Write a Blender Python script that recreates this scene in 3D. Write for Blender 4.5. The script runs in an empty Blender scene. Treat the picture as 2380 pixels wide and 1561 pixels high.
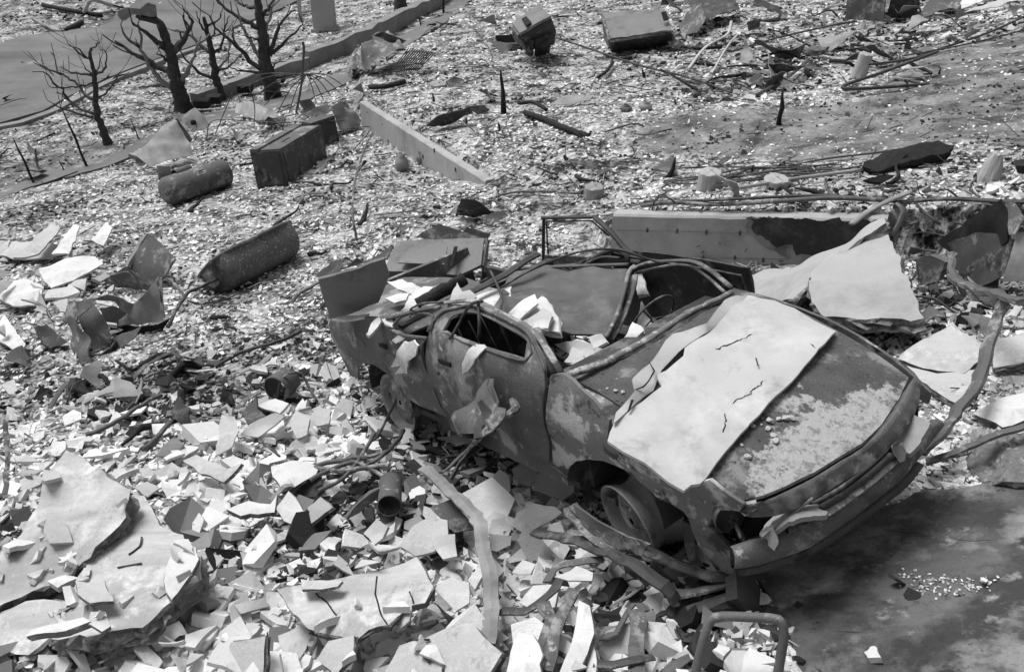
import bpy, math, random
import numpy as np
from mathutils import Vector, Matrix, noise
from mathutils.geometry import delaunay_2d_cdt

SC = bpy.context.scene
COL = SC.collection
random.seed(7); RNG = np.random.default_rng(7)

# ------------------------------------------------------------------ camera
PITCH = math.radians(32.0)
CAMPOS = np.array([0, 0, 8.0])
cd = bpy.data.cameras.new('camera'); cam = bpy.data.objects.new('camera', cd); COL.objects.link(cam)
cd.lens = 35.0; cd.sensor_width = 36.0; cd.clip_start = 0.05; cd.clip_end = 1000
cam.location = CAMPOS; cam.rotation_euler = (math.pi/2 - PITCH, 0, 0)
SC.camera = cam

# ------------------------------------------------------------------ light
SUN_EL, SUN_AZ = math.radians(64), math.radians(-58)      # azimuth clockwise from +Y (view direction)
world = bpy.data.worlds.new('World'); SC.world = world; world.use_nodes = True
nt = world.node_tree; nt.nodes.clear()
sky = nt.nodes.new('ShaderNodeTexSky'); sky.sky_type = 'NISHITA'; sky.sun_disc = False
sky.sun_elevation = SUN_EL; sky.sun_rotation = SUN_AZ; sky.dust_density = 3
bw = nt.nodes.new('ShaderNodeRGBToBW'); bg = nt.nodes.new('ShaderNodeBackground'); wo = nt.nodes.new('ShaderNodeOutputWorld')
bg.inputs['Strength'].default_value = 0.10
nt.links.new(sky.outputs[0], bw.inputs[0]); nt.links.new(bw.outputs[0], bg.inputs[0]); nt.links.new(bg.outputs[0], wo.inputs[0])
ld = bpy.data.lights.new('sun', 'SUN'); ld.energy = 2.1; ld.angle = math.radians(26); ld.color = (1, 1, 1)
sun = bpy.data.objects.new('sun', ld); COL.objects.link(sun)
sd = Vector((math.sin(SUN_AZ)*math.cos(SUN_EL), math.cos(SUN_AZ)*math.cos(SUN_EL), math.sin(SUN_EL)))
sun.rotation_euler = sd.to_track_quat('Z', 'Y').to_euler()
SC.view_settings.view_transform = 'Standard'; SC.view_settings.look = 'None'
SC.view_settings.exposure = 0.72; SC.view_settings.gamma = 1.0

# ------------------------------------------------------------------ view helpers: the survey of the photograph (2380 x 1561 reading grid)
IW, IH, FO = 2380.0, 1561.0, 2314.0
sP, cP = math.sin(PITCH), math.cos(PITCH)
M = np.array([[1, 0, 0], [0, -sP, cP], [0, -cP, -sP]])
def ray(px, py):
    d = M @ np.array([px-IW/2, py-IH/2, FO]); return d/np.linalg.norm(d)
def project(P):
    Q = (np.atleast_2d(P)-CAMPOS) @ M
    z = np.where(np.abs(Q[:, 2]) < 1e-6, 1e-6, Q[:, 2])
    return IW/2+FO*Q[:, 0]/z, IH/2+FO*Q[:, 1]/z, Q[:, 2]
def lvl(px, py, H):
    d = ray(px, py); return CAMPOS + d*(H/-d[2])

# ------------------------------------------------------------------ terrain
LOW = [(2380,1561,3.32),(2900,1561,3.0),(1800,1400,3.66),(2380,1100,3.5),(2200,1000,3.62),(2380,800,3.5),(2700,900,3.2),(1300,1561,3.86),(600,1561,4.25),(0,1561,4.4),(-400,1561,4.6),
 (0,1100,4.85),(0,1300,4.55),(600,1250,4.5),(300,1000,5.05),(1000,1000,4.6),(1000,1200,4.35),(1300,1150,4.3),(1600,1350,3.9),(800,850,4.9),(0,700,5.9),(-400,700,6.4),(-400,1100,5.2),(400,800,5.35),(700,640,5.3),(1000,560,5.15),(1250,560,4.95),
 (300,560,6.05),(0,500,6.8),(700,430,6.15),(450,470,6.35),(900,420,6.02),(980,400,6.08),(1050,422,5.80),(1130,430,5.4),(1300,480,5.0),(1400,520,4.85),
 (1430,640,4.72),(1700,650,4.42),(2000,660,4.15),(2300,640,3.8),(2600,640,3.5),(1900,800,4.0),
 (850,300,6.45),(700,250,6.9),(265,345,7.3),(430,250,7.45),(0,450,7.2),(510,235,7.5),(630,225,7.4),(0,290,7.7),(300,100,7.9),(600,30,8.0),(0,100,7.9),(750,60,7.8),(900,0,7.8),(-300,300,7.8),(-300,450,7.3),(1000,30,7.5),(300,0,8),(900,180,6.7),(1000,-20,7.7)]
UPP = [(1130,430,5.4),(1300,480,5.0),(1400,520,4.85),(840,245,6.02),(980,330,5.65),(1430,500,4.2),(1700,498,3.95),(2040,505,3.75),(2380,480,3.45),(2700,480,3.2),
 (1645,450,4.2),(2000,440,3.95),(2380,300,3.95),(2700,300,3.6),(2380,100,4.45),(2700,0,4.4),(2000,150,5.0),(1800,280,4.65),(1500,300,4.85),(1165,260,5.4),(1300,200,5.6),
 (1470,130,5.9),(1000,150,6.2),(850,180,6.5),(2000,0,5.8),(2380,0,4.9),(1500,0,6.8),(1200,50,6.75),(1000,60,7.2),(1000,30,7.5),(1000,-20,7.7)]
def tps_fit(L):
    P = np.array([lvl(*l) for l in L]); xy = P[:, :2]; z = P[:, 2]; n = len(L)
    r = np.linalg.norm(xy[:, None]-xy[None], axis=2); K = np.where(r > 0, r*r*np.log(r+1e-9), 0)+np.eye(n)*0.6
    A = np.zeros((n+3, n+3)); A[:n, :n] = K; A[:n, n] = 1; A[:n, n+1:] = xy; A[n, :n] = 1; A[n+1:, :n] = xy.T
    return xy, np.linalg.solve(A, np.r_[z, 0, 0, 0])
def tps_eval(T, X, Y):
    xy, w = T; out = w[-3]+w[-2]*X+w[-1]*Y
    for i in range(len(xy)):
        r2 = (X-xy[i, 0])**2+(Y-xy[i, 1])**2
        out = out + w[i]*0.5*r2*np.log(r2+1e-12)
    return out
TL, TU = tps_fit(LOW), tps_fit(UPP)
# terrace edge (world plan), left to right
BND = [lvl(700,-60,8.0), lvl(830,120,6.9), lvl(815,215,6.15), lvl(840,245,6.02), lvl(980,332,5.65), lvl(1120,418,5.4), lvl(1290,480,4.95), lvl(1425,503,4.22), lvl(1700,502,3.97), lvl(2045,512,3.78), lvl(2380,500,3.45), lvl(3000,520,3.0)]
BND = np.array([b[:2] for b in BND])
BND = np.vstack([BND[:1]+(BND[0]-BND[1])*20, BND, BND[-1:]+(BND[-1]-BND[-2])*20])
def bdist(X, Y):
    X = np.asarray(X, float); Y = np.asarray(Y, float)
    best = np.full(X.shape, 1e9); sgn = np.ones(X.shape)
    for a, b in zip(BND[:-1], BND[1:]):
        d = b-a; L = d@d; t = np.clip(((X-a[0])*d[0]+(Y-a[1])*d[1])/L, 0, 1)
        ex, ey = X-a[0]-t*d[0], Y-a[1]-t*d[1]; r = np.hypot(ex, ey)
        s = np.where(d[0]*(Y-a[1])-d[1]*(X-a[0]) > 0, 1., -1.)
        m = r < best-1e-9; best = np.where(m, r, best); sgn = np.where(m, s, sgn)
    return best*sgn
WV = [(math.cos(a)*k, math.sin(a)*k, p, .6/k) for a, k, p in zip(RNG.uniform(0, 6.28, 16), np.geomspace(1.2, 11, 16), RNG.uniform(0, 6.28, 16))]
DRIVE_PX = [(1700,1300),(1745,1350),(1800,1420),(1830,1470),(1860,1561),(1900,1700),(3100,1750),(3100,1120),(2380,1125),(2160,1145),(2000,1200),(1800,1300)]
def pip(X, Y, poly):
    X = np.asarray(X, float); Y = np.asarray(Y, float); ins = np.zeros(X.shape, bool); n = len(poly)
    for i in range(n):
        x1, y1 = poly[i]; x2, y2 = poly[(i+1) % n]
        if y1 == y2: continue
        c = ((y1 > Y) != (y2 > Y)) & (X < (x2-x1)*(Y-y1)/(y2-y1)+x1); ins ^= c
    return ins
def tz(X, Y, rough=True):
    X = np.asarray(X, float); Y = np.asarray(Y, float)
    Xc = np.clip(X, -45, 30); Yc = np.clip(Y, -1, 60)
    zl = tps_eval(TL, Xc, Yc); zu = tps_eval(TU, Xc, Yc)
    d = bdist(X, Y); u = np.clip((d-.13)/0.06+0.5, 0, 1)
    z = np.clip(zl*(1-u)+zu*u, -3, 6)
    if rough:
        q = sum(a*np.sin(kx*X+ky*Y+p) for kx, ky, p, a in WV)
        z = z+0.028*q
    return z
TT = np.geomspace(1.5, 90, 500)
def hit(px, py, h=0.0, rough=True):
    d = ray(px, py); P = CAMPOS+TT[:, None]*d
    f = P[:, 2]-tz(P[:, 0], P[:, 1], rough)-h
    i = np.argmax(f < 0) if (f < 0).any() else len(TT)-1
    i = max(i, 1); a, b = TT[i-1], TT[i]
    T = np.linspace(a, b, 40); P = CAMPOS+T[:, None]*d; f = P[:, 2]-tz(P[:, 0], P[:, 1], rough)-h
    j = np.argmax(f < 0) if (f < 0).any() else 39
    return P[j]
def G(px, py, h=0.0): return hit(px, py, h, False)
def ppm(P): return FO/project(P)[2][0]
SLOPE_UP = np.array([-.204, .171, .964])
def tnormal(P, e=.4):
    x, y = P[0], P[1]
    a = float(tz(x+e, y, False)-tz(x-e, y, False))/(2*e); b = float(tz(x, y+e, False)-tz(x, y-e, False))/(2*e)
    n = np.array([-a, -b, 1]); return n/np.linalg.norm(n)

# ------------------------------------------------------------------ materials (all grey: the place is photographed in black and white)
def M_(name, base, var=.4, scale=4, fine=60, rough=.9, bump=.3, bscale=30, patch=None, pscale=3, pth=.55, psoft=.05, metallic=0, attr=None, streak=None):
    """base tone, +-var mottling, fine grain, optional pale/dark patches (tone) where a noise passes pth"""
    m = bpy.data.materials.new(name); m.use_nodes = True; t = m.node_tree; N = t.nodes; L = t.links
    b = N['Principled BSDF']; b.inputs['Roughness'].default_value = rough; b.inputs['Metallic'].default_value = metallic
    b.inputs['Specular IOR Level'].default_value = .25
    tc = N.new('ShaderNodeTexCoord'); geo = tc.outputs['Object']
    def noi(s, det=6, r=.6, vec=geo):
        n = N.new('ShaderNodeTexNoise'); n.inputs['Scale'].default_value = s; n.inputs['Detail'].default_value = det; n.inputs['Roughness'].default_value = r
        L.new(vec, n.inputs['Vector']); return n.outputs['Fac']
    def mth(op, a, c, clamp=False):
        n = N.new('ShaderNodeMath'); n.operation = op; n.use_clamp = clamp
        for i, v in enumerate((a, c)):
            if isinstance(v, (int, float)): n.inputs[i].default_value = v
            else: L.new(v, n.inputs[i])
        return n.outputs[0]
    v = mth('SUBTRACT', noi(scale), .5); f = mth('SUBTRACT', noi(fine, 3, .7), .5)
    k = mth('ADD', mth('MULTIPLY', v, 3*var), mth('MULTIPLY', f, 1.6*var)); k = mth('ADD', k, 1.0)
    if attr:
        a = N.new('ShaderNodeAttribute'); a.attribute_name = attr; c = mth('MULTIPLY', a.outputs['Fac'], k)
    else: c = mth('MULTIPLY', k, base)
    if streak:
        mp = N.new('ShaderNodeMapping'); mp.inputs['Scale'].default_value = streak; L.new(geo, mp.inputs[0])
        s = mth('ADD', mth('MULTIPLY', mth('SUBTRACT', noi(1, 6, .6, mp.outputs[0]), .5), 1.6), 1.0); c = mth('MULTIPLY', c, s)
    if patch is not None:
        for (tone, sc_, th) in (patch if isinstance(patch, list) else [(patch, pscale, pth)]):
            w = N.new('ShaderNodeMapRange'); w.inputs['From Min'].default_value = th-psoft; w.inputs['From Max'].default_value = th+psoft
            L.new(noi(sc_, 9, .68), w.inputs['Value'])
            mx = N.new('ShaderNodeMix'); mx.data_type = 'FLOAT'; L.new(w.outputs[0], mx.inputs['Factor']); L.new(c, mx.inputs['A'])
            tn = mth('MULTIPLY', k, tone); L.new(tn, mx.inputs['B']); c = mx.outputs['Result']
    c = mth('MINIMUM', mth('MAXIMUM', c, .008), .88)
    L.new(c, b.inputs['Base Color'])
    if bump:
        bp = N.new('ShaderNodeBump'); bp.inputs['Strength'].default_value = bump; bp.inputs['Distance'].default_value = .02
        L.new(mth('ADD', noi(bscale, 8, .7), mth('MULTIPLY', noi(bscale*5, 2), .3)), bp.inputs['Height']); L.new(bp.outputs[0], b.inputs['Normal'])
    return m
MAT = dict(
 plaster=M_('white_plaster', .58, .14, 3, 90, .95, .4, 25, patch=[(.42, 2.2, .58), (.28, 7, .66)], psoft=.08),
 plaster_grey=M_('grey_plaster', .42, .16, 3, 80, .95, .3, 25, patch=.6, pscale=2.5, pth=.58, psoft=.1),
 plaster_mid=M_('dusty_plaster', .44, .2, 2.5, 90, .95, .4, 25, patch=[(.32, 1.7, .54), (.55, 5, .64), (.2, 9, .67)], psoft=.08),
 sheet=M_('plaster_board', .43, .10, 1.5, 160, .95, .25, 60, patch=[(.30, 1.3, .57), (.50, 2.1, .58), (.24, 6, .66)], psoft=.10),
 slabtop=M_('slab_top', .43, .2, 2, 110, .95, .5, 24, patch=[(.30, 1.4, .55), (.58, 3.5, .60), (.18, 10, .68)], psoft=.06, streak=(1.5, 7, 2)),
 concrete=M_('concrete', .34, .15, 1.6, 70, .92, .3, 30, patch=.2, pscale=1.2, pth=.6, psoft=.12),
 concrete_dark=M_('stained_concrete', .115, .35, 1.2, 60, .85, .7, 34, patch=[(.045, .9, .50), (.24, 1.0, .57), (.035, 2.6, .60), (.30, 3.5, .65), (.03, 16, .64), (.34, 24, .70)], psoft=.04, streak=(.8, 2.6, 1)),
 rough_edge=M_('broken_concrete', .17, .5, 14, 60, 1, 1.0, 16, patch=[(.06, 11, .58), (.34, 17, .6)], psoft=.05),
 soot=M_('soot', .02, .4, 5, 40, 1, .4, 20),  # also the black that stands in for shade in holes, gaps and cracks
 metal=M_('burnt_metal', .10, .35, 2.2, 60, .68, .45, 26, patch=[(.24, 3.0, .56), (.07, 4.1, .58), (.34, 9, .64)], psoft=.03),
 metal_pale=M_('scaled_metal', .15, .35, 3, 80, .75, .5, 26, patch=[(.36, 3.6, .53), (.05, 5, .57), (.45, 14, .63)], psoft=.025),
 metal_mid=M_('sheet_steel', .16, .25, 2, 60, .6, .3, 20, patch=[(.10, 2.5, .56), (.28, 5, .66)], psoft=.05),
 metal_dark=M_('black_metal', .05, .4, 4, 60, .6, .3, 20, patch=[(.13, 5, .58), (.02, 3, .6)], psoft=.03),
 hood=M_('hood_metal', .13, .35, 3, 130, .75, .35, 90, patch=[(.17, 5, .56)], psoft=.04),
 tin=M_('tin_sheet', .26, .2, 2.5, 70, .55, .25, 12, patch=[(.14, 2.2, .55)], psoft=.1),
 char=M_('charred_wood', .022, .5, 9, 60, .85, 1.0, 24),
 bark=M_('burnt_bark', .05, .5, 10, 60, .95, 1.0, 30, patch=.15, pscale=6, pth=.62),
 bark_pale=M_('pale_branch', .2, .3, 8, 60, .95, .6, 30),
 melt=M_('melted_glass', .24, .2, 8, 50, .45, .4, 22),
 asphalt=M_('asphalt', .11, .2, .7, 60, .9, .5, 60, patch=.19, pscale=.5, pth=.58, psoft=.2, streak=(.25, 1.2, 1)),
 kerb=M_('kerb_stone', .20, .35, 3, 60, .95, .3, 20),
 metal_bright=M_('scraped_steel', .20, .3, 5, 60, .5, .3, 20, patch=[(.09, 5, .56), (.36, 8, .63)], psoft=.04),
 path=M_('path_dust', .14, .25, 1.2, 60, .95, .4, 30, patch=.3, pscale=2, pth=.62),
 chip=M_('rubble_chip', 1, .12, 9, 60, .97, .5, 50, attr='tone'),
)
def MIXTONE(name, expr_nodes): pass

# ------------------------------------------------------------------ mesh helpers
def tag(o, label=None, cat=None, group=None, kind=None):
    if label: o['label'] = label
    if cat: o['category'] = cat
    if group: o['group'] = group
    if kind: o['kind'] = kind
    return o
def new_obj(name, verts, faces, mat, parent=None, smooth=False, loc=None):
    me = bpy.data.meshes.new(name); v = np.asarray(verts, float)
    if loc is not None: v = v-np.asarray(loc)
    me.from_pydata(v.tolist(), [], faces); me.update()
    if smooth: me.polygons.foreach_set('use_smooth', [True]*len(me.polygons))
    for mm in (mat if isinstance(mat, (list, tuple)) else [mat]): me.materials.append(mm)
    o = bpy.data.objects.new(name, me); COL.objects.link(o)
    if loc is not None: o.location = loc
    if parent is not None: o.parent = parent; 
    return o
def empty(name, loc=(0, 0, 0), mat=None):
    o = bpy.data.objects.new(name, None); COL.objects.link(o); o.empty_display_size = .1
    if mat is not None: o.matrix_world = mat
    else: o.location = loc
    return o
class MB:
    def __init__(s, org=None): s.v = []; s.f = []; s.o = np.zeros(3) if org is None else np.asarray(org, float)
    def add(s, V, F):
        n = len(s.v); s.v += [tuple(np.asarray(p, float)-s.o) for p in V]; s.f += [tuple(i+n for i in f) for f in F]; return s
    def box(s, c, ax, hs, bev=0):
        c = np.asarray(c, float); X, Y, Z = [np.asarray(a, float) for a in ax]; V = []
        for z in (-1, 1):
            for x, y in ((-1, -1), (1, -1), (1, 1), (-1, 1)): V.append(c+X*hs[0]*x+Y*hs[1]*y+Z*hs[2]*z)
        return s.add(V, [(3, 2, 1, 0), (4, 5, 6, 7), (0, 1, 5, 4), (1, 2, 6, 5), (2, 3, 7, 6), (3, 0, 4, 7)])
    def tube(s, pts, rad, n=8, cap=True, flat=None, jit=0, seed=0):
        pts = [np.asarray(p, float) for p in pts]; m = len(pts)
        if not hasattr(rad, '__len__'): rad = [rad]*m
        rr = random.Random(seed); ref = None; V = []
        for i in range(m):
            t = pts[min(i+1, m-1)]-pts[max(i-1, 0)]; t = t/(np.linalg.norm(t)+1e-9)
            if ref is None:
                ref = np.array([0, 0, 1.]) if abs(t[2]) < .9 else np.array([1., 0, 0])
            u = ref-t*(ref@t); u = u/(np.linalg.norm(u)+1e-9); w = np.cross(t, u); ref = u
            for k in range(n):
                a = 2*math.pi*k/n; r = rad[i]*(1+jit*(rr.random()-.5)*2)
                ca, sa = math.cos(a)*r, math.sin(a)*r
                if flat: ca *= flat
                V.append(pts[i]+u*ca+w*sa)
        F = []
        for i in range(m-1):
            for k in range(n):
                a, b = i*n+k, i*n+(k+1) % n; F.append((a, b, b+n, a+n))
        if cap: F.append(tuple(range(n-1, -1, -1))); F.append(tuple((m-1)*n+k for k in range(n)))
        return s.add(V, F)
    def lathe(s, c, ax, prof, n=20, a0=0, a1=2*math.pi):
        """prof: (distance along axis, radius) pairs"""
        c = np.asarray(c, float); ax = np.asarray(ax, float); ax = ax/np.linalg.norm(ax)
        r = np.array([0, 0, 1.]) if abs(ax[2]) < .9 else np.array([1., 0, 0]); u = r-ax*(r@ax); u /= np.linalg.norm(u); w = np.cross(ax, u)
        full = abs(a1-a0-2*math.pi) < 1e-6; nn = n if full else n+1; V = []
        for h, rd in prof:
            for k in range(nn):
                a = a0+(a1-a0)*k/n; V.append(c+ax*h+(u*math.cos(a)+w*math.sin(a))*rd)
        F = []
        for i in range(len(prof)-1):
            for k in range(n if full else n):
                k2 = (k+1) % nn if full else k+1
                F.append((i*nn+k, i*nn+k2, (i+1)*nn+k2, (i+1)*nn+k))
        return s.add(V, F)
    def build(s, name, mat, parent=None, smooth=False): 
        return new_obj(name, s.v, s.f, mat, parent, smooth)
def dense(P, step):
    out = []
    for a, b in zip(P, list(P[1:])+[P[0]]):
        a = np.asarray(a, float); b = np.asarray(b, float); k = max(1, int(np.linalg.norm(b-a)/step))
        for i in range(k): out.append(a+(b-a)*i/k)
    return out
def curve(P, step=.05):
    """smooth open polyline through P (Catmull-Rom)"""
    P = [np.asarray(p, float) for p in P]; Q = [2*P[0]-P[1]]+P+[2*P[-1]-P[-2]]; out = []
    for i in range(1, len(Q)-2):
        k = max(2, int(np.linalg.norm(Q[i+1]-Q[i])/step))
        for j in range(k):
            t = j/k; a, b, c, d = Q[i-1], Q[i], Q[i+1], Q[i+2]
            out.append(.5*((2*b)+(-a+c)*t+(2*a-5*b+4*c-d)*t*t+(-a+3*b-3*c+d)*t**3))
    out.append(P[-1]); return out
def cdt_fill(outer, holes, res, jitter=.3, seed=1):
    """2D triangulation of polygon with holes + interior points -> pts, tris, boundary loops (index lists)"""
    rr = np.random.default_rng(seed); outer = np.array(outer, float)
    lo, hi = outer.min(0), outer.max(0); loops = [outer]+[np.array(h, float) for h in holes]
    V = [tuple(p) for l in loops for p in l]; E = []; idx = []; n = 0
    for l in loops:
        k = len(l); idx.append(list(range(n, n+k))); E += [(n+i, n+(i+1) % k) for i in range(k)]; n += k
    gx = np.arange(lo[0]+res*.5, hi[0], res); gy = np.arange(lo[1]+res*.5, hi[1], res)
    if len(gx)*len(gy) > 0:
        A, B = np.meshgrid(gx, gy); A = A.copy(); A[1::2] += res*.5
        A = (A+rr.uniform(-jitter, jitter, A.shape)*res).ravel(); B = (B+rr.uniform(-jitter, jitter, B.shape)*res).ravel()
        m = pip(A, B, loops[0])
        for h in loops[1:]: m &= ~pip(A, B, h)
        for l in loops:   # keep off the edges
            L2 = np.roll(l, -1, 0)
            for a, b in zip(l, L2):
                d = b-a; t = np.clip(((A-a[0])*d[0]+(B-a[1])*d[1])/(d@d+1e-12), 0, 1); m &= np.hypot(A-a[0]-t*d[0], B-a[1]-t*d[1]) > res*.3
        V += list(zip(A[m], B[m]))
    r = delaunay_2d_cdt([Vector(v) for v in V], E, [], 0, 1e-6, True)
    vo = np.array([tuple(v) for v in r[0]]); tri = np.array([f for f in r[2] if len(f) == 3])
    c = vo[tri].mean(1); m = pip(c[:, 0], c[:, 1], loops[0])
    for h in loops[1:]: m &= ~pip(c[:, 0], c[:, 1], h)
    tri = tri[m]; back = {}
    for i, os in enumerate(r[3]):
        for o in os: back[o] = i
    return vo, tri, [[back.get(i, None) for i in l] for l in idx]
def solidify(V3, tri, loops, nrm, th, edge_jit=0, seed=0):
    """top sheet V3 + bottom sheet offset along -nrm, with separate side walls"""
    V3 = np.asarray(V3); N = np.asarray(nrm); N = np.broadcast_to(N, V3.shape); n = len(V3)
    rr = np.random.default_rng(seed); B = V3-N*th
    V = list(V3)+list(B); F = []
    for t in tri:
        a, b, c = V3[t[0]], V3[t[1]], V3[t[2]]
        if np.cross(b-a, c-a)@N[t[0]] < 0: t = t[::-1]
        F.append(tuple(int(x) for x in t)); F.append(tuple(int(x)+n for x in t[::-1]))
    for l in loops:
        l = [i for i in l if i is not None]; k = len(l); s = len(V)
        cen = V3[l].mean(0)
        for i in l:
            V.append(V3[i])
            if edge_jit:
                out = V3[i]-cen; out -= N[i]*(out@N[i]); out /= np.linalg.norm(out)+1e-9
                for q in (.2, .45, .7, .9): V.append(V3[i]-N[i]*th*(q+rr.uniform(-.07, .07))+out*rr.uniform(-1, 1)*edge_jit)
            V.append(B[i])
        m = 6 if edge_jit else 2
        for i in range(k):
            j = (i+1) % k
            for r in range(m-1): F.append((s+i*m+r, s+j*m+r, s+j*m+r+1, s+i*m+r+1))
    return V, F
def slab(name, pts, th, mat, parent=None, rag=.012, res=.08, bump=.004, seed=None, edge=None, step=.05, curl=0, loc=True, smooth=True, holes=()):
    """irregular solid plate through the 3D corner points pts"""
    if seed is None: seed = random.randrange(9999)
    rr = np.random.default_rng(seed); P = np.array(pts, float); c = P.mean(0); _, _, vt = np.linalg.svd(P-c)
    u, v, n = vt
    if n[2] < 0: n = -n
    v = np.cross(n, u)
    C2 = np.c_[(P-c)@u, (P-c)@v]; hres = (P-c)@n
    D = np.array(dense(C2, step)); cen = C2.mean(0)
    if rag:
        j = rr.normal(0, 1, len(D)); j = .6*j+.4*np.roll(j, 1)
        dirs = D-cen; dirs /= np.linalg.norm(dirs, axis=1)[:, None]+1e-9; D = D+dirs*(j*rag)[:, None]
    H2 = []
    for h in holes:
        hp = np.array(h, float); H2.append(np.array(dense(np.c_[(hp-c)@u, (hp-c)@v], step)))
    vo, tri, loops = cdt_fill(D, H2, res, seed=seed)
    def area(p): return abs(np.sum(p[:, 0]*np.roll(p[:, 1], -1)-p[:, 1]*np.roll(p[:, 0], -1)))/2
    e1 = vo[tri[:, 1]]-vo[tri[:, 0]]; e2 = vo[tri[:, 2]]-vo[tri[:, 0]]; ta = np.abs(e1[:, 0]*e2[:, 1]-e1[:, 1]*e2[:, 0]).sum()/2
    if abs(ta/(area(D)+1e-9)-1) > .03:          # the ragged outline crossed itself: take the clean one
        ang = np.argsort(np.arctan2(C2[:, 1], C2[:, 0])) if abs(ta/(area(C2)+1e-9)-1) > .1 else np.arange(len(C2)); D = np.array(dense(C2[ang], step)); vo, tri, loops = cdt_fill(D, H2, res, seed=seed)
    d2 = ((vo[:, None]-C2[None])**2).sum(2)+1e-5; w = 1/d2**1.2; h = (w*hres).sum(1)/w.sum(1)
    size = np.abs(C2).max(); h += curl*((vo**2).sum(1)/size**2)
    off = rr.uniform(0, 50, 3)
    nz = np.array([noise.noise(Vector((a*5+off[0], b*5+off[1], off[2]))) for a, b in vo])*bump*2.2
    V3 = c+vo[:, :1]*u+vo[:, 1:]*v+(h+nz)[:, None]*n
    V, F = solidify(V3, tri, loops, n, th, min(.03, th*.3) if edge else 0, seed)
    ng = 2*len(tri); mats = [mat, edge] if edge else [mat]
    loc3 = c if (loc and parent is None) else None
    o = new_obj(name, V, F, mats, parent, False, loc3)
    if smooth: o.data.polygons.foreach_set('use_smooth', [i < ng for i in range(len(F))])
    if edge: o.data.polygons.foreach_set('material_index', [0 if (i < ng and i % 2 == 0) else 1 for i in range(len(F))])
    return o
def gslab(name, px, th, mat, **k):
    """corner list (px, py, height above the ground)"""
    return slab(name, flatten([G(a, b, h) for a, b, h in px]), th, mat, **k)
def flatten(P, k=.75):
    """bring the corners of a stiff plate towards one common plane"""
    P = np.array(P, float); c = P.mean(0); n = np.linalg.svd(P-c)[2][2]; out = []
    for p in P:
        d = p-CAMPOS; d /= np.linalg.norm(d); dn = d@n
        if abs(dn) < .22: out.append(p); continue
        t = max(-.35, min(.35, ((c-p)@n)/dn)); out.append(p+d*t*k)
    return out
from mathutils.bvhtree import BVHTree
def onmesh(objs, px, py, lift=0.0):
    """first point of these solid things seen along the survey ray, lifted along the surface"""
    best = None; d = Vector(ray(px, py))
    for o in (objs if isinstance(objs, (list, tuple)) else [objs]):
        if 'bvh' not in BV or o.name not in BV: 
            BV['bvh'] = 1; mw = o.matrix_world.copy() if o.parent else Matrix.Translation(o.location); BV[o.name] = BVHTree.FromPolygons([mw@v.co for v in o.data.vertices], [tuple(p.vertices) for p in o.data.polygons])
        h = BV[o.name].ray_cast(Vector(CAMPOS), d)
        if h[0] is not None and (best is None or h[3] < best[3]): best = h
    if best is None: return None
    n = best[1]; n = -n if n.dot(d) > 0 else n
    return np.array(best[0])+np.array(n)*lift, np.array(n)
BV = {}
def rod(name, px, r, mat, n=7, cat=None, label=None, group=None, jit=.05, smooth=True, step=.08, flat=None, straight=False):
    P = [G(a, b, h) for a, b, h in px]; C_ = P if straight else curve(P, step); org = C_[0].copy()
    m = len(C_); rad = r if not hasattr(r, '__len__') else list(np.interp(np.linspace(0, 1, m), np.linspace(0, 1, len(r)), r))
    b = MB(org); b.tube(C_, rad, n, True, flat, jit, random.randrange(999)); o = b.build(name, mat, None, smooth); o.location = org
    return tag(o, label, cat, group)
# ------------------------------------------------------------------ ground sheet
def zones(px, py):
    """what lies on the ground: density of chips, size range, share of pale ones, share of black ones"""
    px = np.asarray(px, float); py = np.asarray(py, float)
    dens = np.full(px.shape, .95); big = np.full(px.shape, .05); white = np.full(px.shape, .66); dark = np.full(px.shape, .16)
    def setz(poly, d, b, w, k):
        m = pip(px, py, poly); dens[m] = d; big[m] = b; white[m] = w; dark[m] = k
    setz([(-900,1060),(300,940),(760,860),(1250,1000),(1700,1300),(1900,1900),(-900,1900)], 1.0, .12, .52, .16)      # near rubble
    setz([(-900,740),(120,800),(260,830),(600,840),(640,900),(560,960),(300,1010),(0,1080),(-900,1100)], .9, .07, .34, .30)
    setz([(820,830),(1080,900),(1350,1120),(1700,1310),(1420,1260),(1260,1140),(1000,1080),(860,960)], .9, .06, .28, .45)   # by the car
    setz([(1500,270),(1750,250),(2000,230),(2200,90),(3000,0),(3000,410),(2230,330),(1950,380),(1600,370),(1420,350)], .30, .035, .35, .40)  # bare soil
    setz([(1380,60),(1720,40),(2400,-20),(2400,60),(2050,160),(1700,260),(1500,180),(1400,140)], 1.0, .11, .26, .52); setz([(2070,440),(2500,440),(2500,800),(2180,780)], 1.0, .09, .40, .40)
    setz([(-900,420),(0,290),(100,262),(240,190),(450,110),(720,-10),(1000,-200),(1100,-200),(1000,40),(600,260),(260,360),(0,440),(-900,700)], .55, .05, .42, .25)
    setz([(0,400),(160,330),(280,330),(210,400),(0,460)], .35, .04, .3, .5)
    setz(ROAD_PX, .012, .03, .6, .3); setz(DRIVE_PX, .004, .03, .7, .1); setz(PATH_PX, .10, .035, .5, .3)
    setz([(-300,-300),(330,-300),(300,20),(240,70),(130,75),(50,85),(-300,120)], .6, .05, .35, .4)
    m = pip(px, py, [(2075,1345),(2110,1325),(2160,1340),(2230,1355),(2330,1350),(2300,1385),(2200,1400),(2120,1410),(2080,1390)]); dens[m] = np.clip(1.05-np.hypot((px[m]-2200)/150, (py[m]-1368)/45)+.5*np.sin(px[m]/17.)*np.sin(py[m]/9.), .03, 1)*.7; white[m] = .22; dark[m] = .34
    return dens, big, white, dark
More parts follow.
